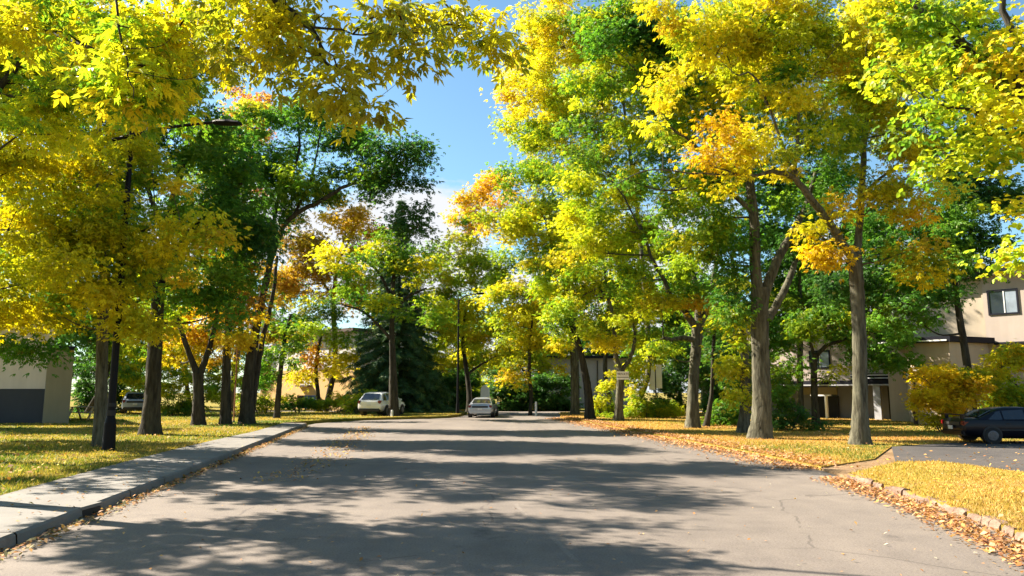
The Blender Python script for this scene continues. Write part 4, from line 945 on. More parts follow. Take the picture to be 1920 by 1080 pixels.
tree('tall yellow tree rearing above the right row, nearest the open sky', (*at(1180, 770, 52)[:2], 0.1),
     trunk=[(1215, 785, 0, 14), (1215, 700, 0, 13), (1210, 560, 0, 11), (1195, 400, 0, 9), (1170, 200, 0, 6), (1150, 60, 0, 3)],
     blobs=[(1060, 90, 70, 60, 0, 'Y', 0.9), (1000, 160, 50, 60, 0, 'Y', 0.8), (1120, 60, 70, 60, 0, 'YG', 1.0), (1050, 230, 70, 60, 0, 'YG', 0.9), (1130, 200, 70, 60, 0, 'YG', 1.0), (1220, 140, 70, 70, 0, 'YG', 1.0), (1120, 310, 70, 60, 0, 'YG', 1.0), (1220, 290, 70, 60, 0, 'GY', 1.0), (1300, 220, 70, 70, 0.5, 'YG', 1.0), (1200, 40, 70, 60, 0, 'YG', 1.0), (1300, 80, 70, 70, 0.5, 'GY', 1.0), (1020, 40, 50, 45, 0, 'Y', 0.8), (1400, 180, 80, 80, 0.8, 'GY', 1.0), (1300, 350, 70, 60, 0, 'YG', 1.0), (960, 240, 30, 40, 0, 'Y', 0.6)], group='background trees')
tree('broad yellow-green tree filling the space behind the sign tree', (*at(1150, 770, 62)[:2], 0.1),
     trunk=[(1135, 780, 0, 12), (1135, 700, 0, 11), (1140, 600, 0, 8), (1145, 500, 0, 5)],
     blobs=[(1080, 540, 60, 45, 0, 'Y', 1.0), (1150, 560, 60, 45, 0, 'YG', 1.0), (1220, 570, 60, 50, 0, 'GY', 1.0), (1110, 620, 45, 34, 0, 'Y', 1.0), (1180, 640, 50, 36, 0, 'YG', 1.0), (1250, 650, 45, 40, 0, 'GY', 1.0), (1020, 570, 45, 40, 0, 'Y', 1.0), (1120, 470, 60, 45, 0, 'LY', 1.0), (1200, 480, 60, 45, 0, 'YG', 1.0), (1040, 470, 60, 45, 0, 'LY', 1.0), (1280, 600, 50, 50, 0, 'DG', 1.0), (970, 500, 45, 40, 0, 'YG', 1.0), (1000, 410, 50, 40, 0, 'YG', 1.0), (960, 380, 45, 40, 0, 'O', 0.9), (1060, 400, 60, 45, 0, 'LY', 1.0)], group='background trees')
tree('dense green tree filling the space behind the stout grey trunk', (*at(1500, 775, 46)[:2], 0.1),
     trunk=[(1500, 790, 0, 16), (1500, 700, 0, 14), (1500, 560, 0, 10), (1495, 450, 0, 6)],
     blobs=[(1480, 590, 50, 50, 0, 'GY', 1.5), (1440, 640, 40, 50, 0, 'G', 1.5), (1490, 500, 60, 50, 0, 'G', 1.5), (1560, 520, 50, 50, 0, 'G', 1.5), (1540, 440, 60, 50, 0, 'GY', 1.5), (1450, 430, 50, 50, 0, 'G', 1.5), (1400, 700, 34, 40, 0, 'G', 1.5), (1350, 640, 40, 50, 0, 'G', 1.5), (1360, 560, 45, 50, 0, 'G', 1.5), (1540, 350, 60, 55, 0, 'G', 1.5), (1450, 330, 60, 55, 0, 'G', 1.5), (1640, 400, 60, 60, 0, 'G', 1.5), (1640, 560, 50, 50, 0, 'G', 1.5), (1540, 240, 70, 60, 0, 'GY', 1.5), (1680, 480, 45, 50, 0, 'G', 1.5)], group='background trees')
# --- middle background
tree('yellow tree with bent dark trunk standing behind the silver car', (*gnd(880, 771, 0.12)[:2], 0.1),
     trunk=[(882, 773, 0, 15), (880, 735, 0, 12), (874, 690, 0, 10), (868, 640, 0, 8), (872, 580, 0, 5)],
     limbs=[[(878, 700, 0, 7), (900, 685, 0, 5), (930, 668, 0, 3)]],
     blobs=[(850, 590, 50, 40, 0, 'Y', 1.0), (900, 610, 50, 36, -0.5, 'Y', 1.0), (860, 520, 60, 40, 0, 'YG', 0.9), (900, 480, 50, 40, 0, 'YG', 0.9), (930, 660, 40, 22, -0.5, 'OL', 0.9), (870, 650, 40, 22, 0, 'YG', 0.8), (900, 410, 50, 45, 0.5, 'O', 0.8), (930, 350, 45, 36, 0.5, 'O', 0.8), (870, 440, 36, 36, 0.3, 'YG', 0.7), (930, 540, 45, 40, 0, 'YG', 0.9), (825, 620, 30, 34, 0, 'Y', 0.9), (820, 550, 34, 30, 0, 'Y', 0.9), (840, 480, 36, 32, 0.2, 'YG', 0.8), (850, 410, 26, 22, 0.3, 'GY', 0.6), (880, 380, 26, 26, 0.4, 'O', 0.7), (960, 590, 40, 40, 0, 'Y', 0.9)],
     bark='bark_dark', group='background trees')
tree('yellow tree with slim forked trunk in front of the dark hedge', (*gnd(994, 779, 0.0)[:2], 0.0),
     trunk=[(995, 780, 0, 9), (996, 740, 0, 9), (992, 700, 0, 9), (994, 650, 0, 7), (998, 600, 0, 4)],
     limbs=[[(993, 712, 0, 6), (978, 690, 0, 5), (960, 672, 0, 3)]],
     blobs=[(970, 610, 45, 36, 0, 'Y', 1.0), (1020, 640, 36, 26, 0, 'OL', 0.9), (960, 680, 26, 18, -0.3, 'OL', 0.8), (1000, 560, 50, 36, 0.3, 'Y', 0.9), (970, 712, 18, 12, -0.4, 'Y', 1.0), (1020, 685, 30, 20, 0, 'OL', 0.8), (950, 550, 36, 36, 0.3, 'YG', 0.9)],
     bark='bark_dark', group='background trees')
far = tree('hazy yellow-green tree in the row closing the far end of the street', (-6.0, 88.0, 0.1),
     trunk=[(-6, 88, 0, 0, 0.2), (-6, 88, 4, 0, 0.15), (-5.8, 88, 8, 0, 0.08)],
     wb=[((-6, 88, 9), (3.2, 2.6, 2.6), 'YG', 1.0), ((-8, 87.5, 6.5), (2.4, 2.2, 2.0), 'Y', 0.9), ((-4, 88, 6.5), (2.4, 2.2, 2.2), 'YG', 0.9), ((-6, 87, 12), (2.4, 2, 2.2), 'GY', 0.9), ((-6, 87, 4), (2.6, 2, 1.3), 'YG', 0.8)],
     leaf='far', lsize=0.42, bark='bark_dark', group='trees closing the far end of the street')
far2 = tree('dark green tree in the row closing the far end of the street', (-26.0, 84.0, 0.1),
     trunk=[(-26, 84, 0, 0, 0.22), (-26, 84, 4, 0, 0.16), (-26, 84, 9, 0, 0.08)],
     wb=[((-26, 84, 9), (3.6, 3, 3), 'G', 1.0), ((-28.5, 84, 6.5), (2.6, 2.2, 2.2), 'G', 1.0), ((-23.5, 84, 6.5), (2.6, 2.4, 2.2), 'GY', 1.0), ((-26, 84, 13), (2.6, 2.4, 2.4), 'G', 0.9), ((-26, 83, 3.5), (3, 2, 1.3), 'DG', 0.9)],
     leaf='far', lsize=0.42, bark='bark_dark', group='trees closing the far end of the street')
def dup(root, loc, rz, sc):
    c = root.copy(); COL.objects.link(c); c.location = loc; c.rotation_euler = (0, 0, rz); c.scale = (sc, sc, sc)
    for ch in root.children:
        d = ch.copy(); COL.objects.link(d); d.parent = c
    return c
for i, (x, y, s_) in enumerate([(4, 92, 1.1), (13, 86, 1.25), (23, 90, 1.3), (34, 82, 1.2), (-15, 92, 1.15), (42, 90, 1.3), (-8.5, 79, 0.8), (-4.5, 77, 0.72), (-1.0, 80, 0.8), (1.8, 78, 0.7), (-12.5, 80, 0.85)]):
    dup(far, (x, y, 0.1), 1.3 * i + 0.7, s_)
for i, (x, y, s_) in enumerate([(-41, 85, 1.1), (-47, 76, 1.2), (-58, 72, 1.2), (18, 80, 1.0), (30, 74, 0.9), (-33, 66, 0.75), (8, 84, 0.9)]):
    dup(far2, (x, y, 0.1), 2.1 * i + 0.4, s_)

# --- spruce
def spruce(label, base, H, Rb):
    r = np.random.default_rng(77); base = np.array(base, float)
    root = empty('spruce_tree', base, label, 'spruce', 'background trees')
    tr = Tubes(); P = np.array([base + [0, 0, h] for h in np.linspace(-0.1, H, 14)]); tr.add(P, np.linspace(0.24, 0.02, 14), 12, 0.05, r)
    br = Tubes(); V = []; F = []; C = []; nv = 0
    h = 0.5
    while h < H - 0.15:
        f = 1 - h / H
        L0 = Rb * (f ** 1.05) * (0.9 if h < 1.2 else 1.0)
        nb = int(7 + 6 * f)
        for k in range(nb):
            a = 2 * math.pi * (k + r.random() * 0.8) / nb; L = max(0.25, L0 * r.uniform(0.7, 1.12))
            t = np.linspace(0, 1, 7)
            zz = h + 0.10 * L * np.sin(t * 1.6) - (0.16 + 0.28 * f) * L * t ** 1.4
            zz = np.maximum(zz, 0.12)
            Q = base + np.c_[np.cos(a) * L * t, np.sin(a) * L * t, zz]
            br.add(Q, np.linspace(0.035 * (0.4 + f), 0.008, 7), 5)
            m = int(16 + 56 * L / Rb); tt = r.uniform(0.12, 1.0, m) ** 0.8
            PP = np.stack([np.interp(tt, t, Q[:, i]) for i in range(3)], 1) + r.normal(0, 0.06, (m, 3))
            sd_ = r.choice([-1, 1], m) * r.uniform(0.2, 1.1, m)
            out = np.c_[np.cos(a + sd_), np.sin(a + sd_)]
            v, ff, cc = sprays('needle', PP, out, r.uniform(0.34, 0.66, m) * (0.55 + 0.55 * f), pick('SP', m, r) * r.uniform(0.7, 1.3, m)[:, None], r, (0.45, 0.3), 0.4)
            V.append(v); F.append(ff + nv); C.append(cc); nv += len(v)
        h += 0.42 + 0.12 * r.random()
    tr.mesh('trunk', M['bark_dark'], root, base)
    crown_mesh('crown', V, F, C, br, M['needle'], M['bark_dark'], root, base)
spruce('dark spruce with drooping skirt of branches beside the white car', (-9.5, 61.8, LAWN_Z), 18.0, 5.2)

# --- bushes and hedges
def bush(label, px, py, Y, blobs, group=None, **kw):
    z = 0.1
    base = np.array([*at(px, py, Y)[:2], z])
    return tree(label, base, blobs=blobs, stems=7, name=kw.pop('name', 'bush'), cat=kw.pop('cat', 'bush'), crown='foliage', group=group, **kw)
bush('rounded orange-gold bush left of the black car', 1775, 805, 31.5, [(1745, 722, 38, 40, 0, 'YO', 1.5), (1790, 716, 42, 38, 0, 'YO', 1.5), (1762, 760, 44, 36, 0, 'YO', 1.5), (1812, 742, 42, 48, 0, 'O', 1.4), (1820, 700, 30, 26, 0.2, 'Y', 1.2), (1775, 785, 34, 22, 0, 'OL', 1.2)], rc=0.4, lsize=0.15)
bush('tall yellow-green bush behind the black car at the right edge', 1895, 800, 32.5, [(1880, 690, 40, 40, 0, 'Y', 1.4), (1910, 660, 34, 30, 0.2, 'LY', 1.3), (1870, 735, 36, 40, 0, 'YG', 1.4), (1915, 730, 40, 50, 0, 'YG', 1.3), (1895, 780, 50, 30, 0.2, 'GY', 1.2)], wb=[((25.0, 33, 1.6), (2, 1.6, 1.5), 'YG', 1.2)], rc=0.4, lsize=0.15)
bush('loose yellow-green shrub left of the sign tree trunk', 1135, 790, 51, [(1130, 750, 18, 30, 0, 'LY', 1.3), (1140, 715, 18, 20, 0.3, 'YG', 1.1), (1125, 778, 16, 14, 0, 'YG', 1.2)], 'shrubs behind the right verge', rc=0.4, lsize=0.2)
bush('tall yellow-green shrub climbing under the white board sign', 1210, 788, 49, [(1190, 720, 22, 40, 0, 'YG', 1.2), (1200, 765, 30, 26, -0.2, 'YG', 1.3), (1235, 765, 26, 26, 0, 'GY', 1.3), (1185, 680, 18, 30, 0.3, 'YG', 1.0), (1260, 775, 24, 20, 0, 'LY', 1.2), (1165, 780, 22, 12, 0, 'GY', 1.2)], 'shrubs behind the right verge', rc=0.4, lsize=0.2)
bush('dark green shrub between the stub-limbed trunk and the stout trunk', 1360, 795, 38, [(1360, 770, 28, 24, 0, 'G', 1.4), (1345, 790, 22, 14, -0.3, 'GY', 1.2), (1380, 785, 22, 18, -0.2, 'G', 1.3)], 'shrubs behind the right verge', rc=0.35, lsize=0.17)
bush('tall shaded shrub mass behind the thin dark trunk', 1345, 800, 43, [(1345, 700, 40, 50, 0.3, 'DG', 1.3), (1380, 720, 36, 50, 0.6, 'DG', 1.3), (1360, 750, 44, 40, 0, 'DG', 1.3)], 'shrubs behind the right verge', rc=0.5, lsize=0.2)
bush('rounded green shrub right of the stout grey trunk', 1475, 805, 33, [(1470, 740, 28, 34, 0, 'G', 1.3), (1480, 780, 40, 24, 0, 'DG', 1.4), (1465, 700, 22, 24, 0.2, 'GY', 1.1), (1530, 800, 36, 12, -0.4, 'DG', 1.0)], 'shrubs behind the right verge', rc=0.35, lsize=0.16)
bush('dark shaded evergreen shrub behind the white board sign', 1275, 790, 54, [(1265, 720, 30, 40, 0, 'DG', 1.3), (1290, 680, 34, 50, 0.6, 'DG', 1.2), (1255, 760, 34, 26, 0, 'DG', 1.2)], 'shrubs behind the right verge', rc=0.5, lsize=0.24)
bush('clipped green shrub below the blue bins', 562, 770, 58, [(545, 758, 24, 10, 0, 'G', 1.5), (575, 757, 24, 10, 0, 'G', 1.4), (560, 752, 26, 9, 0.3, 'GY', 1.3)], 'shrubs before the tan house', rc=0.35, lsize=0.2)
bush('yellow shrub right of the crooked trunk', 630, 770, 58, [(620, 752, 18, 14, 0, 'YG', 1.4), (645, 755, 20, 14, 0, 'Y', 1.3), (600, 756, 10, 10, 0, 'YG', 1.2)], 'shrubs before the tan house', rc=0.35, lsize=0.2)
bush('yellow shrub at the foot of the tan wall, left of the green shrub', 500, 768, 59, [(500, 750, 18, 12, 0, 'LY', 1.4), (530, 748, 18, 10, 0.3, 'Y', 1.2), (490, 762, 12, 8, -0.4, 'YG', 1.2)], 'shrubs before the tan house', rc=0.35, lsize=0.2)
bush('yellow-green weeping shrub at the skirt of the spruce', 668, 770, 55, [(664, 752, 24, 14, 0, 'YG', 1.3), (690, 742, 18, 12, 0.4, 'YG', 1.1), (648, 760, 14, 10, -0.2, 'LY', 1.2)], 'shrubs before the tan house', rc=0.35, lsize=0.2)
bush('sunlit yellow-green shrubs between the leftmost trunks of the lawn', 330, 785, 52, [(320, 740, 40, 30, 0, 'YG', 1.3), (300, 700, 30, 30, 0.4, 'LY', 1.1), (345, 700, 30, 28, 0.4, 'LY', 1.1), (400, 735, 30, 34, 0, 'YG', 1.2), (395, 700, 24, 24, 0.3, 'GY', 1.1), (340, 770, 36, 14, 0, 'GY', 1.2)], 'shrubs behind the left trunks', rc=0.45, lsize=0.22)
bush('yellow-green shrub seen between the pole and the stout dark trunk', 235, 785, 56, [(240, 700, 22, 20, 0, 'Y', 1.1), (225, 660, 30, 30, 0.3, 'GY', 1.1), (250, 725, 20, 16, 0, 'YG', 1.1)], 'shrubs behind the left trunks', rc=0.45, lsize=0.22)
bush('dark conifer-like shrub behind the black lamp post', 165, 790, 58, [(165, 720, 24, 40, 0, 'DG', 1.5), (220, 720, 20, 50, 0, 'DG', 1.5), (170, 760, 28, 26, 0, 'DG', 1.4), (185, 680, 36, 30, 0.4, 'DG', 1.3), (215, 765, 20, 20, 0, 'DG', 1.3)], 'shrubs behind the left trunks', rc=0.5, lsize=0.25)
bush('bright green shrub behind the leaning dark trunk', 490, 785, 55, [(490, 700, 22, 30, 0.3, 'YG', 1.1), (455, 730, 20, 36, 0, 'YG', 1.1), (440, 690, 16, 24, 0.3, 'LY', 1.0)], 'shrubs behind the left trunks', rc=0.45, lsize=0.22)
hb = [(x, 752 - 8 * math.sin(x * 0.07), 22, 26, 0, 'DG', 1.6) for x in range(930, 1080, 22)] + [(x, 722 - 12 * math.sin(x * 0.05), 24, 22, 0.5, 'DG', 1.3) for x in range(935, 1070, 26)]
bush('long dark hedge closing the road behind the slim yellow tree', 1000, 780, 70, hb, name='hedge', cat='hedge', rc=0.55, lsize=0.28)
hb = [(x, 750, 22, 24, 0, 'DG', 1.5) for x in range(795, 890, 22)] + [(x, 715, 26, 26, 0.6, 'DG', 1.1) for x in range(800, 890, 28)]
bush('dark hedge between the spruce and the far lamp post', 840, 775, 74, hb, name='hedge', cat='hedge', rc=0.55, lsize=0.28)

# ------------------------------------------------------------------ buildings
def window(parent, x0, x1, y, z0, z1, split=0.5):
    """window in a wall facing -Y, standing 3 cm proud"""
    f = MB(); t = 0.09
    f.box(x0, x1, y - 0.05, y + 0.02, z0, z0 + t); f.box(x0, x1, y - 0.05, y + 0.02, z1 - t, z1)
    f.box(x0, x0 + t, y - 0.05, y + 0.02, z0 + t, z1 - t); f.box(x1 - t, x1, y - 0.05, y + 0.02, z0 + t, z1 - t)
    w_ = f.build('window', M['fascia'], parent)
    xm = x0 + (x1 - x0) * split
    MB().box(x0 + t, xm, y - 0.02, y + 0.01, z0 + t, z1 - t).build('pane', M['glass'], w_)
    MB().box(xm + 0.05, x1 - t, y - 0.02, y + 0.01, z0 + t, z1 - t).build('pane', M['glass_pale'], w_)
    MB().box(xm, xm + 0.05, y - 0.045, y + 0.01, z0 + t, z1 - t).build('mullion', M['white'], w_)
    return w_

def bp(mb, name, mat, par, smooth=False):
    """build world-space geometry as a part of par"""
    o = mb.build(name, mat, par, smooth)
    p = Vector((0, 0, 0)); q = par
    while q is not None: p += q.location; q = q.parent
    o.data.transform(Matrix.Translation(-p)); return o
def text(s, loc, size, mat, parent, rot=(R(90), 0, 0), name='lettering'):
    c = bpy.data.curves.new(name, 'FONT'); c.body = s; c.size = size; c.extrude = 0.004; c.align_x = 'CENTER'; c.align_y = 'CENTER'
    t = bpy.data.objects.new(name, c); COL.objects.link(t)
    me = bpy.data.meshes.new_from_object(t.evaluated_get(bpy.context.evaluated_depsgraph_get()))
    bpy.data.objects.remove(t); me.materials.clear()
    o = link(name, me, mat, parent); o.location = loc; o.rotation_euler = rot
    return o

# right, near townhouse, turned so that its front catches the sun (local x along the front, y inwards)
P0 = Vector((25.7, 40.0, 0.0)); AN = R(-46)
bld = empty('townhouse', P0, 'cream two-storey townhouse with flat dark roof edge and a sliding window', 'house', 'row houses on the right', AN)
zr = at(1850, 517, 40.0)[2]
MB().box(-5.2, 0, 0, 9, 0, zr).build('wall', M['cream'], bld)
MB().box(0.002, 9, -0.12, 9, 0, zr).build('wall', M['pinkish'], bld)
MB().box(-5.6, 9.4, -0.65, 9.4, zr + 0.002, zr + 0.34).build('roof', M['fascia'], bld)
MB().box(-5.5, 9.3, -0.55, -0.125, zr - 0.07, zr).build('soffit', M['white'], bld)
window(bld, 0.2, 1.62, -0.12, at(1885, 590, 39.3)[2], at(1885, 543, 39.3)[2], 0.52)
MB().box(0.4, 8.5, -0.5, -0.125, at(1885, 646, 39.3)[2], at(1885, 642, 39.3)[2]).build('ledge', M['fascia'], bld)
MB().box(-0.09, -0.01, -0.08, -0.003, 0, zr - 0.08).build('downpipe', M['cream'], bld)
ROT = Matrix.Rotation(-AN, 4, 'Z')
def loc2(x, y, z=0.0):
    v = ROT @ (Vector((x, y, z)) - P0); return (v.x, v.y, z)
Cc = Vector((22.6, 38.3)); uL = Vector((-0.69, 0.72)); pzt = at(1778, 641, 38.3)[2]
pL = Cc + uL * 1.75; pF = Cc + uL * 3.4
back = [loc2(25.6, 40.0), loc2(*(pL + Vector((1.2, 1.6))))]
MB().prism([loc2(*pL), loc2(*Cc), loc2(25.55, 39.75), (-0.03, -0.003, 0), (-4.2, -0.003, 0)], (0, 0, pzt)).build('bay', M['cream'], bld)
oF = Vector((-0.72, -0.69)) * 0.3
MB().prism([loc2(*(pF + oF), pzt + .002), loc2(*(Cc + oF - uL * .15), pzt + .002), loc2(25.75, 39.45, pzt + .002), (-0.1, -0.004, pzt + .002), (-4.6, -0.004, pzt + .002)], (0, 0, 0.30)).build('bay_roof', M['fascia'], bld)
oG = oF * 1.15
MB().prism([loc2(*(pF + oF), pzt + .05), loc2(*(Cc + oF), pzt + .05), loc2(*(Cc + oG), pzt + .05), loc2(*(pF + oG), pzt + .05)], (0, 0, 0.07)).build('trim', M['white'], bld)
q = pL + uL * 0.12
MB().cyl(loc2(q.x, q.y, 0), loc2(q.x, q.y, 2.55), 0.10).build('downpipe', M['brown'], bld, True)
# house-number board
zt, zb = at(1712, 698, 38.6)[2], at(1712, 711, 38.6)[2]
fr = pL + Vector((-0.72, -0.69)) * 0.10
a = fr + uL * 0.55; b = fr - uL * 0.55; th = Vector((-0.72, -0.69)) * 0.06
brd = MB().prism([loc2(*a, zb), loc2(*b, zb), loc2(*(b + th), zb), loc2(*(a + th), zb)], (0, 0, zt - zb + 0.08)).build('number_board', M['black'], bld)
cn_ = fr + th * 1.25
lc = loc2(cn_.x, cn_.y, (zt + zb) / 2 + 0.04)
text('5045', lc, 0.36, M['white'], brd)

# right, farther row house with carports: same turn as the near one, set back behind it
Pf = Vector((23.2, 44.9, 0.0))
bf = empty('townhouse', Pf, 'farther row house with slate carport storey, white door and dark railings', 'house', 'row houses on the right', AN)
def X(px):
    k = (px - 960) / 1387.0
    return (Pf.y * k - Pf.x) / (0.695 + 0.719 * k)
Zf = lambda py: 1.75 + (735 - py) / 1387.0 * 47.5
xa, xz = -14.0, 0.0
MB().box(xa, xz, 1.2, 9, Zf(714), Zf(598)).build('wall', M['pinkish'], bf)
MB().box(xa, xz, 1.202, 9, 0, Zf(714) - 0.004).build('lower_wall', M['slate'], bf)
MB().box(xa, xz, -0.2, 1.19, Zf(721), Zf(714)).build('carport_roof', M['fascia'], bf)
MB().box(xa, xz, -0.24, -0.203, Zf(723.5), Zf(721)).build('trim', M['grey_paint'], bf)
for yy0, yy1 in ((703.5, 706), (709, 711.5)):
    MB().box(X(1590), xz, -0.12, -0.06, Zf(yy1), Zf(yy0)).build('railing', M['grey_paint'], bf)
MB().box(X(1590), xz, 0.0, 0.06, Zf(714) + 0.002, Zf(702)).build('parapet', M['fascia'], bf)
d_ = MB().box(X(1578), X(1597), 1.12, 1.196, 0.05, Zf(730)).build('door', M['white'], bf)
MB().box(X(1595) - 0.05, X(1595), 1.06, 1.117, 1.0, 1.10).build('handle', M['iron'], d_)
MB().box(X(1632), X(1645), -0.15, 0.1, 0, Zf(723.6)).build('column', M['grey_paint'], bf)
MB().box(xz - 0.22, xz + 0.1, -0.15, 0.1, 0, Zf(723.6)).build('column', M['pinkish'], bf)
MB().box(X(1541), X(1545), -0.12, 0.05, 0, Zf(740)).build('column', M['white'], bf)
MB().box(X(1515), X(1552), -0.12, 0.06, Zf(742.5), Zf(740)).build('beam', M['white'], bf)
MB().box(X(1646), X(1672), 1.05, 1.19, 0.02, Zf(725)).build('garage_opening', M['dark_room'], bf)  # solid dark slabs on the wall, the openings' shade is their colour
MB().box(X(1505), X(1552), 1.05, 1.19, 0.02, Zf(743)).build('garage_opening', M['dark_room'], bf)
MB().box(X(1484), X(1550), 1.06, 1.19, Zf(740), Zf(726)).build('band', M['olive_wall'], bf)
MB().box(xa - 0.4, xz + 0.2, 0.8, 9.4, Zf(598) + 0.002, Zf(592)).build('roof', M['fascia'], bf)
window(bf, X(1630), X(1668), 1.2, Zf(660), Zf(625), 0.5)
window(bf, X(1500), X(1540), 1.2, Zf(690), Zf(655), 0.5)

# left house
bl_ = empty('house', (-30, 42, 0), 'pale flat-roofed house at the left edge with charcoal base and olive end wall', 'house')
Yl = 39.0; xe = at(95, 720, Yl)[0]; xf = at(143, 720, Yl)[0]
zt = at(80, 600, Yl)[2]; zm = at(80, 729, Yl)[2]; ze = at(120, 657, Yl)[2]
def foot(x0, x1, y0, y1, z0, z1):
    k = y1 / y0 * 1.02
    return MB().prism([(x0, y0, z0), (x1, y0, z0), (x1 * k, y1, z0), (x0 * k, y1, z0)], (0, 0, z1 - z0))
bp(foot(xe - 16, xe, Yl, Yl + 8, zm, zt), 'wall', M['pale'], bl_)
bp(foot(xe - 16, xe, Yl - 0.03, Yl + 8, 0, zm - 0.003), 'base_wall', M['charcoal'], bl_)
bp(foot(xe + 0.003, xf, Yl - 0.4, Yl + 7.5, 0, ze), 'end_wall', M['olive_wall'], bl_)
bp(foot(xe + 0.005, xf + 0.12, Yl - 0.5, Yl + 7.4, ze + 0.002, ze + 0.2), 'end_cap', M['fascia'], bl_)
bp(foot(xe - 16.3, xe - 0.003, Yl - 0.4, Yl + 8.3, zt + 0.002, zt + 0.3), 'roof', M['fascia'], bl_)

# tan house behind the left lawn
Yt = 74.0
bt = empty('house', (-20, Yt + 3, 0), 'tan house with white upper storey and brown trim behind the left lawn', 'house')
Xt = lambda px: at(px, 720, Yt)[0]
Zt = lambda py: at(560, py, Yt)[2]
bp(MB().box(Xt(470), Xt(765), Yt, Yt + 8, 0, Zt(694)), 'wall', M['tan'], bt)
bp(MB().box(Xt(505), Xt(765), Yt + 0.05, Yt + 8, Zt(694) + 0.003, Zt(630)), 'upper_wall', M['white_wall'], bt)
bp(MB().box(Xt(668), Xt(714), Yt - 0.5, Yt - 0.003, Zt(695.5), Zt(691)), 'canopy', M['brown'], bt)
bp(MB().box(Xt(608), Xt(642), Yt - 0.06, Yt - 0.003, Zt(722), Zt(704)), 'panel', M['white_wall'], bt)
bp(MB().box(Xt(603), Xt(642), Yt - 0.5, Yt - 0.003, Zt(725), Zt(722)), 'ledge', M['brown'], bt)
bp(MB().box(Xt(484), Xt(772), Yt - 0.6, Yt + 8.4, Zt(630) + 0.002, Zt(624)), 'roof', M['brown'], bt)
for a_, b_ in ((601, 615), (690, 706)):
    wv = window(None, Xt(a_), Xt(b_), Yt + 0.05, Zt(677), Zt(660), 0.4); wv.parent = bt
    for o in [wv] + list(wv.children): o.data.transform(Matrix.Translation((20, -Yt - 3, 0)))
bp(MB().box(Xt(484), Xt(503), Yt - 0.3, Yt + 0.0 - 0.003, Zt(694), Zt(655)), 'side_wall', M['charcoal'], bt)
bt.rotation_euler = (0, 0, R(-40))
# lilac-grey house behind the right trunks
Yg = 80.0
bg_ = empty('house', (8, Yg + 3, 0), 'lilac-grey house wall showing behind the sinuous trunk', 'house')
Xg = lambda px: at(px, 720, Yg)[0]
bp(MB().box(Xg(1010), Xg(1180), Yg, Yg + 8, 0, at(1080, 672, Yg)[2]), 'wall', M['lilac'], bg_)
bp(MB().box(Xg(1005), Xg(1185), Yg - 0.5, Yg + 8.5, at(1080, 672, Yg)[2] + 0.002, at(1080, 667, Yg)[2]), 'roof', M['fascia'], bg_)
bp(MB().box(Xg(1120), Xg(1121.5), Yg - 0.1, Yg - 0.003, 0, at(1080, 676, Yg)[2]), 'downpipe', M['iron'], bg_)
bh = empty('house', (-8, 86, 0), 'grey house glimpsed between the spruce and the far lamp post', 'house')
Xk = lambda px: at(px, 720, 83)[0]
bp(MB().box(Xk(790), Xk(900), 83, 90, 0, at(840, 676, 83)[2]), 'wall', M['pale'], bh)
bp(MB().box(Xk(786), Xk(904), 82.4, 90.4, at(840, 676, 83)[2] + 0.002, at(840, 671, 83)[2]), 'roof', M['fascia'], bh)

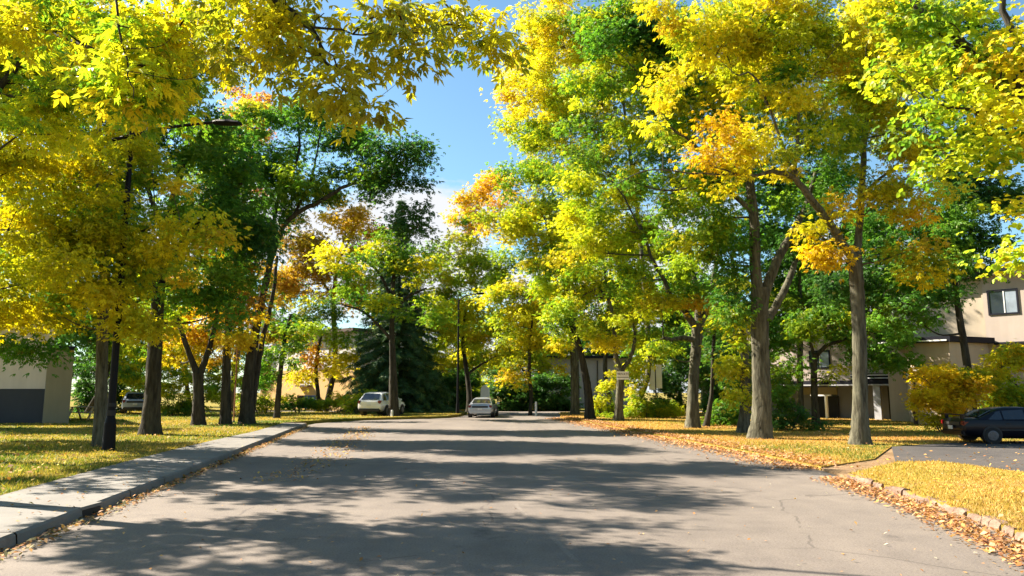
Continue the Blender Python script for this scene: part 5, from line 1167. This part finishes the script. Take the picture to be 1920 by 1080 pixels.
# ------------------------------------------------------------------ vehicles (x forward, y left, z up)
def car(label, loc, heading, paint, suv=False, spoiler=False, name='parked_car', number=True):
    root = empty(name, loc, label, 'car', None, heading)
    L, W, H = (4.5, 1.82, 1.60) if suv else (4.6, 1.76, 1.37)
    h2, w2 = L / 2, W / 2
    belt = 1.02 if suv else 0.90
    # lower body: stations (x, half width, bottom, shoulder z, centre z)
    if suv:
        st = [(-h2, .80, .42, .86, .88), (-h2 + .06, .92, .34, 1.0, 1.04), (-h2 + .35, .98, .30, belt, belt + .02), (-1.2, 1, .28, belt, belt + .02), (0, 1, .26, belt, belt + .02), (.9, 1, .26, belt - .02, belt + .03), (1.35, .98, .27, belt - .06, belt + .0), (1.9, .95, .28, .88, .95), (h2 - .1, .86, .30, .74, .82), (h2, .74, .36, .62, .68)]
    else:
        st = [(-h2, .80, .40, .74, .78), (-h2 + .07, .92, .30, .90, .95), (-h2 + .4, .97, .25, .93, .99), (-1.5, .99, .22, .92, .97), (-.8, 1, .20, belt, belt + .02), (0, 1, .20, belt - .01, belt + .02), (.9, 1, .20, belt - .03, belt + .0), (1.3, .99, .21, .84, .90), (1.8, .96, .23, .74, .83), (h2 - .1, .88, .26, .62, .70), (h2, .76, .32, .52, .56)]
    rows = []
    for x, wf_, zb, zs, zc in st:
        w_ = w2 * wf_
        half = [(0.0, zb), (w_ * .82, zb), (w_ * .95, zb + .08), (w_, zb + .28 * (zs - zb) + .05), (w_ * .99, zs - .16), (w_ * .955, zs - .03), (w_ * .88, zs), (w_ * .5, zc - .005), (0.0, zc)]
        ring = [(x, y, z) for y, z in half] + [(x, -y, z) for y, z in half[-2:0:-1]]
        rows.append(ring)
    body = MB().loft(rows, close=True).build('body', M[paint], root, True)
    # cabin
    if suv: cs_ = [(-h2 + .10, belt, .86), (-h2 + .60, H - .08, .72), (-1.0, H, .74), (.2, H - .02, .74), (.55, H - .10, .73), (1.35, belt, .84)]
    else: cs_ = [(-1.72, .95, .74), (-1.05, H - .10, .66), (-.55, H - .01, .66), (.1, H, .66), (.45, H - .07, .66), (1.28, .90, .76)]
    rows = []
    for x, zt_, f in cs_:
        wt = w2 * f; wb_ = w2 * .90; zb = belt - .06
        k = (zt_ - zb) / (H - zb)
        we = wb_ + (wt - wb_) * max(0.05, k)
        rows.append([(x, wb_, zb), (x, we, zt_ - .05 * k), (x, we * .86, zt_), (x, 0, zt_ + .02 * k), (x, -we * .86, zt_), (x, -we, zt_ - .05 * k), (x, -wb_, zb)])
    MB().loft(rows, close=False).build('cabin', M[paint], root, True)
    def cab(x, t):       # side of the cabin at station x, height fraction t
        xs = [c[0] for c in cs_]; zt_ = np.interp(x, xs, [c[1] for c in cs_]); f = np.interp(x, xs, [c[2] for c in cs_])
        zb = belt - .06; k = (zt_ - zb) / (H - zb); we = w2 * .9 + (w2 * f - w2 * .9) * max(.05, k)
        return w2 * .9 + (we - w2 * .9) * t, zb + (zt_ - .05 * k - zb) * t
    lo, hi = .16, .92
    panes = ([(-h2 + .52, -h2 + .75, -1.16, -1.16), (-1.08, -1.08, -.12, -.12), (-.04, -.04, .62, .98)] if suv else [(-1.42, -1.0, -.86, -.86), (-.80, -.80, -.02, -.02), (.05, .05, .52, .98)])
    for s_ in (1, -1):
        for x0, x1, x2, x3 in panes:
            q = []
            for x, t in ((x0, lo), (x1, hi), (x2, hi), (x3, lo)):
                y, z = cab(x, t); q.append((x, s_ * (y + .006), z))
            MB().prism(q, (0, s_ * .008, .001)).build('side_window', M['car_glass'], root)
    (xa, za, fa), (xb, zb2, fb) = cs_[0], cs_[1]
    def lerp(t, f, y): return (xa + (xb - xa) * t - .02, y, max(za, belt) * (1 - t) + zb2 * t + .015)
    MB().prism([lerp(.12, 0, w2 * .72), lerp(.9, 0, w2 * .60), lerp(.9, 0, -w2 * .60), lerp(.12, 0, -w2 * .72)], (-.012, 0, .012)).build('rear_window', M['car_glass'], root)
    (xa, za, fa), (xb, zb2, fb) = cs_[-1], cs_[-2]
    MB().prism([(xa + (xb - xa) * t + .02, y, za * (1 - t) + zb2 * t + .02) for t, y in ((.1, w2 * .74), (.92, w2 * .62), (.92, -w2 * .62), (.1, -w2 * .74))], (.012, 0, .012)).build('windscreen', M['car_glass'], root)
    # wheels in dark arches
    rw = .335 if suv else .305
    for x in (-1.32, 1.38):
        for s_ in (1, -1):
            y = s_ * (w2 - .10)
            MB().cyl((x, y - s_ * .12, rw + .03), (x, y + s_ * .112, rw + .03), rw + .045, n=28).build('wheel_arch', M['bumper'], root, True)
            wh = MB().cyl((x, y - s_ * .1, rw), (x, y + s_ * .135, rw), rw, n=28).build('wheel', M['tyre'], root, True)
            m = MB().cyl((x, y + s_ * .136, rw), (x, y + s_ * .146, rw), rw * .64, rw * .56, n=24)
            for k in range(5):
                a = k * 2 * math.pi / 5
                m.box(x + math.cos(a) * rw * .3 - .03, x + math.cos(a) * rw * .3 + .03, y + s_ * .14 - .02, y + s_ * .14 + .02, rw + math.sin(a) * rw * .3 - .03, rw + math.sin(a) * rw * .3 + .03)
            m.build('rim', M['rim'], wh)
    # rear and front details
    zl = .92 if suv else .78
    for s_ in (1, -1):
        MB().box(-h2 - .015, -h2 + .22, s_ * w2 * .80 - .10, s_ * w2 * .80 + .10, zl - .10, zl + (.12 if suv else .07), .03).build('tail_light', M['red_lens'], root, True)
        MB().box(h2 - .24, h2 - .02, s_ * w2 * .72 - .14, s_ * w2 * .72 + .14, .60, .72, .03).build('headlight', M['clear_lens'], root, True)
        MB().box(.72, .86, s_ * (w2 + .10) - .09, s_ * (w2 + .10) + .09, belt - .02, belt + .12, .03).build('mirror', M[paint], root, True)
        for xh in (-.72, .12):
            MB().box(xh - .08, xh + .08, s_ * (w2 * .985) - .02, s_ * (w2 * .985) + .02, belt - .16, belt - .13, .008).build('door_handle', M[paint], root)
    MB().box(-h2 - .07, -h2 + .25, -w2 * .86, w2 * .86, .30, .50, .05).build('rear_bumper', M[paint if not suv else 'bumper'], root, True)
    MB().box(h2 - .2, h2 + .05, -w2 * .8, w2 * .8, .28, .48, .05).build('front_bumper', M[paint if not suv else 'bumper'], root, True)
    MB().box(-h2 - .085, -h2 - .06, -.15, .15, zl - .26 + .0, zl - .12, .0).build('number_plate', M['plate'], root)
    MB().box(-h2 + .0 - .02, -h2 + .05, -w2 * .62, w2 * .62, zl - .10, zl + .03).build('tail_panel', M['bumper' if paint != 'car_white' else paint], root)
    for s_ in (1, -1):
        MB().box(-1.0, 1.05, s_ * (w2 + .002) - .012, s_ * (w2 + .002) + .012, .50, .54).build('side_moulding', M['bumper'], root)
    if spoiler:
        sp = MB().box(-h2 - .03, -h2 + .22, -w2 * .84, w2 * .84, 1.06, 1.095, .012).build('spoiler', M[paint], root, True)
        for s_ in (1, -1): MB().box(-h2 + .04, -h2 + .16, s_ * w2 * .62 - .03, s_ * w2 * .62 + .03, .93, 1.062).build('strut', M[paint], sp)
    return root

pB = gnd(1905, 828, 0.05)
car('black sedan with a rear spoiler parked on the driveway at the right edge', (16.9, 25.3, 0.072), R(-3), 'car_black', spoiler=True).scale = (0.88, 0.88, 0.86)
pS = gnd(905, 783, 0)
car('silver sedan seen from behind, stopped at the far end of the road', (pS[0], pS[1] + 1.7, 0.0), R(90 - 4), 'car_silver')
pW = gnd(690, 780, LAWN_Z)
car('white hatchback suv parked beside the spruce trunk', (pW[0] + 0.6, pW[1] + 2.15, LAWN_Z), R(76), 'car_white', suv=True)
pV = at(256, 760, 57)
car('blue-grey van partly hidden behind the stout dark trunk', (pV[0], 57, LAWN_Z), R(114), 'car_blue', suv=True, name='parked_van')['category'] = 'van'

# ------------------------------------------------------------------ street furniture
# near lamp post with long arm
b = gnd(203, 845, LAWN_Z)
lp = empty('street_lamp', b, 'tall black street lamp beside the slender grey trunk, long arm over the lawn', 'street lamp')
def loc(p): return tuple(np.array(p) - b)
topz = at(320, 238, b[1])[2]
m = MB().cyl((0, 0, -0.05), (0, 0, 0.75), 0.17, 0.155, 16).cyl((0, 0, 0.75), (0, 0, 0.95), 0.155, 0.105, 16).build('base', M['black'], lp, True)
MB().cyl((0, 0, 0.95), (0, 0, 1.10), 0.125, 0.125, 16).cyl((0, 0, 1.2), (0, 0, 1.3), 0.12, 0.12, 16).build('collar', M['iron'], lp, True)
MB().cyl((0, 0, 0.9), (0, 0, topz - 0.3), 0.105, 0.07, 16).build('pole', M['black'], lp, True)
a0 = loc(at(212, 262, b[1])); a1 = loc(at(320, 238, b[1] - 0.3)); a2 = loc(at(400, 229, b[1] - 0.6)); a3 = loc(at(450, 231, b[1] - 0.8))
MB().tubepath([(0, 0, topz - 0.4), a0, a1, a2], [0.06, 0.055, 0.045, 0.04], 10).build('arm', M['black'], lp, True)
hd = MB(); d_ = (Vector(a3) - Vector(a2)); q = Vector(a2); u = d_.normalized(); s_ = u.cross(Vector((0, 0, 1))).normalized()
rows = []
for t, w_, h_ in ((0, .05, .05), (.2, .12, .08), (.6, .16, .09), (1.0, .12, .05)):
    c = q + d_ * t
    rows.append([c + s_ * w_ * math.cos(k) + Vector((0, 0, h_ * math.sin(k))) for k in [i * math.pi / 5 for i in range(10)]])
hd.loft(rows, close=True).build('lamp_head', M['black'], lp, True)
# far lamp post
b2 = gnd(858, 777, 0.1)
lf = empty('street_lamp', b2, 'thin black street lamp post left of the silver car', 'street lamp')
MB().cyl((0, 0, -0.05), (0, 0, 0.8), 0.13, 0.12).build('base', M['black'], lf, True)
MB().cyl((0, 0, 0.8), (0, 0, 8.6), 0.09, 0.06).build('pole', M['black'], lf, True)
MB().tubepath([(0, 0, 8.5), (0.5, 0, 8.9), (1.4, -0.1, 9.05)], [0.05, 0.045, 0.04]).build('arm', M['black'], lf, True)
MB().box(1.35, 1.95, -0.22, 0.02, 8.98, 9.12, 0.04).build('lamp_head', M['black'], lf, True)
# rust post
b3 = gnd(438, 792, LAWN_Z)
rp = empty('metal_post', b3, 'thin rust-brown post between two dark trunks on the lawn', 'post')
MB().cyl((0, 0, -0.05), (0, 0, at(439, 640, b3[1])[2] - LAWN_Z), 0.035, 0.03, 10).build('post', M['rust'], rp, True)
MB().cyl((0, 0, -0.02), (0, 0, 0.1), 0.07, 0.06, 10).build('footing', M['concrete'], rp, True)
MB().cyl((0, 0, at(439, 640, b3[1])[2] - LAWN_Z), (0, 0, at(439, 638, b3[1])[2] - LAWN_Z), 0.045, 0.03, 10).build('cap', M['rust'], rp, True)
# white sign on the trunk
tb = gnd(1160, 789, RZ - 0.02)
sgp = at(1168, 704, tb[1] - 0.42)
sg = empty('sign', sgp, 'small white sign with dark lettering fixed to a tree trunk', 'sign')
sw, sh = 22 / FPX * tb[1] / 2, 15 / FPX * tb[1] / 2
MB().box(-sw, sw, -0.012, 0.012, -sh, sh).build('plate', M['white'], sg)
MB().box(-sw * .98, sw * .98, -0.016, -0.0125, -sh * .52, -sh * .36).build('stripe', M['ink'], sg)
MB().box(-0.03, 0.03, 0.013, 0.20, -sh * 0.8, sh * 0.8).build('bracket', M['iron'], sg)
text('PRIVATE', (0, -0.016, sh * .30), 0.19, M['ink'], sg)
# double white board
bb = at(1229, 711, 52.5)
wbd = empty('board_sign', (bb[0], bb[1], 0.08), 'pale board of two tall panels rising from the shrubs', 'sign')
zt_, zb_ = at(1229, 687, 52.5)[2], at(1229, 733, 52.5)[2]
pw = 11.2 / FPX * 52.5
MB().box(-pw - 0.03, -0.04, -0.03, 0.03, zb_, zt_ - 0.03).build('panel', M['white'], wbd)
MB().box(0.04, pw + 0.03, -0.03, 0.03, zb_ + 0.1, zt_ + 0.03).build('panel', M['white'], wbd)
MB().cyl((0, 0.02, -0.08), (0, 0.02, zt_), 0.038).build('post', M['iron'], wbd, True)
# white arched trailer behind the silver car
tp = at(909, 742, 64)
trl = empty('cargo_trailer', (tp[0], tp[1], 0.1), 'narrow white trailer with arched top above the silver car roof', 'trailer')
hw = 0.36; zt_ = at(909, 722, 64)[2] - 0.1
arc = [(-hw, 0, 0.45)] + [(-hw * math.cos(a), 0, zt_ - 0.45 + 0.45 * math.sin(a)) for a in np.linspace(0, math.pi, 10)] + [(hw, 0, 0.45)]
MB().prism(arc, (0, 1.8, 0)).build('body', M['white'], trl, True)
for s_ in (1, -1): MB().cyl((s_ * (hw - .05), 0.9, 0.3), (s_ * (hw + .08), 0.9, 0.3), 0.3).build('wheel', M['tyre'], trl, True)
MB().box(-0.03, 0.03, -0.9, 0.0, 0.42, 0.5).build('drawbar', M['iron'], trl)
# bins
def bin_(label, px, mat):
    p = at(px, 750, 71.5); o = empty('wheeled_bin', (p[0], p[1], 0.1), label, 'bin', 'bins by the tan house')
    rows = [[(-.26, -.3, .08), (.26, -.3, .08), (.26, .26, .08), (-.26, .26, .08)], [(-.36, -.4, 1.25), (.36, -.4, 1.25), (.36, .36, 1.25), (-.36, .36, 1.25)]]
    MB().loft(rows, close=True).build('body', mat, o)
    MB().box(-.39, .39, -.43, .40, 1.255, 1.33, .03).build('lid', mat, o, True)
    for s_ in (1, -1): MB().cyl((s_ * .27, .28, .14), (s_ * .35, .28, .14), .14).build('wheel', M['tyre'], o, True)
    MB().cyl((-.3, .45, 1.2), (.3, .45, 1.2), .025).build('handle', M['bumper'], o)
bin_('dark wheeled bin, leftmost of the three by the tan house', 566, M['bumper'])
bin_('bright blue wheeled bin between a dark bin and another blue bin', 578, M['blue_bin'])
bin_('blue wheeled bin nearest the crooked trunk', 589, M['blue_bin'])
# low rail in front of the left house
pr = at(158, 786, 44)
rl = empty('picnic_table', (pr[0], pr[1], LAWN_Z), 'pale low picnic table with benches right of the left house', 'picnic table')
MB().box(-.8, .8, -.35, .35, .70, .75, .01).build('tabletop', M['wood_pale'], rl)
for s_ in (1, -1):
    MB().box(-.8, .8, s_ * .7 - .13, s_ * .7 + .13, .40, .44, .01).build('bench', M['wood_pale'], rl)
    MB().prism([(s_ * .6 - .04, -.75, 0), (s_ * .6 - .04, -.66, 0), (s_ * .6 - .04, -.2, .70), (s_ * .6 - .04, -.3, .70)], (.08, 0, 0)).build('leg', M['wood_pale'], rl)
    MB().prism([(s_ * .6 - .04, .75, 0), (s_ * .6 - .04, .66, 0), (s_ * .6 - .04, .2, .70), (s_ * .6 - .04, .3, .70)], (.08, 0, 0)).build('leg', M['wood_pale'], rl)
# pale bollards
for px, py, lab in ((725, 779, 'short pale bollard under the spruce, left of a pair'), (735, 782, 'short pale bollard under the spruce, right of a pair'), (1005, 777, 'slim pale bollard in front of the dark hedge')):
    p = gnd(px, py, 0.1); o = empty('bollard', p, lab, 'bollard', 'pale bollards')
    MB().cyl((0, 0, -.1), (0, 0, .42 if px < 1000 else .9), .09, .08, 12).build('post', M['white'], o, True)
    MB().cyl((0, 0, .42 if px < 1000 else .9), (0, 0, .47 if px < 1000 else .95), .08, .04, 12).build('cap', M['white'], o, True)
# kerb drain inlet
yd = gnd(178, 966)[1]
o = empty('storm_drain', (kx(yd), yd, 0), 'dark storm drain opening in the left kerb', 'storm drain')
MB().box(-0.10, 0.03, -0.24, 0.24, -0.02, 0.10, .01).build('inlet', M['iron'], o)
MB().box(-0.12, 0.035, -0.28, 0.28, 0.102, 0.15, .012).build('hood', M['concrete'], o)
# overhead cable at right
mb = MB(); p0 = Vector(at(1880, 480, 36.0)); p1 = Vector((45, 30, 10.5))
pts = [p0.lerp(p1, t) + Vector((0, 0, -0.6 * math.sin(math.pi * t))) for t in np.linspace(0, 1, 10)]
mb.tubepath(pts, [0.02] * 10, 6)
tag(mb.build('overhead_cable', M['wire']), 'thin overhead cable crossing the pale sky above the flat roof', 'cable')
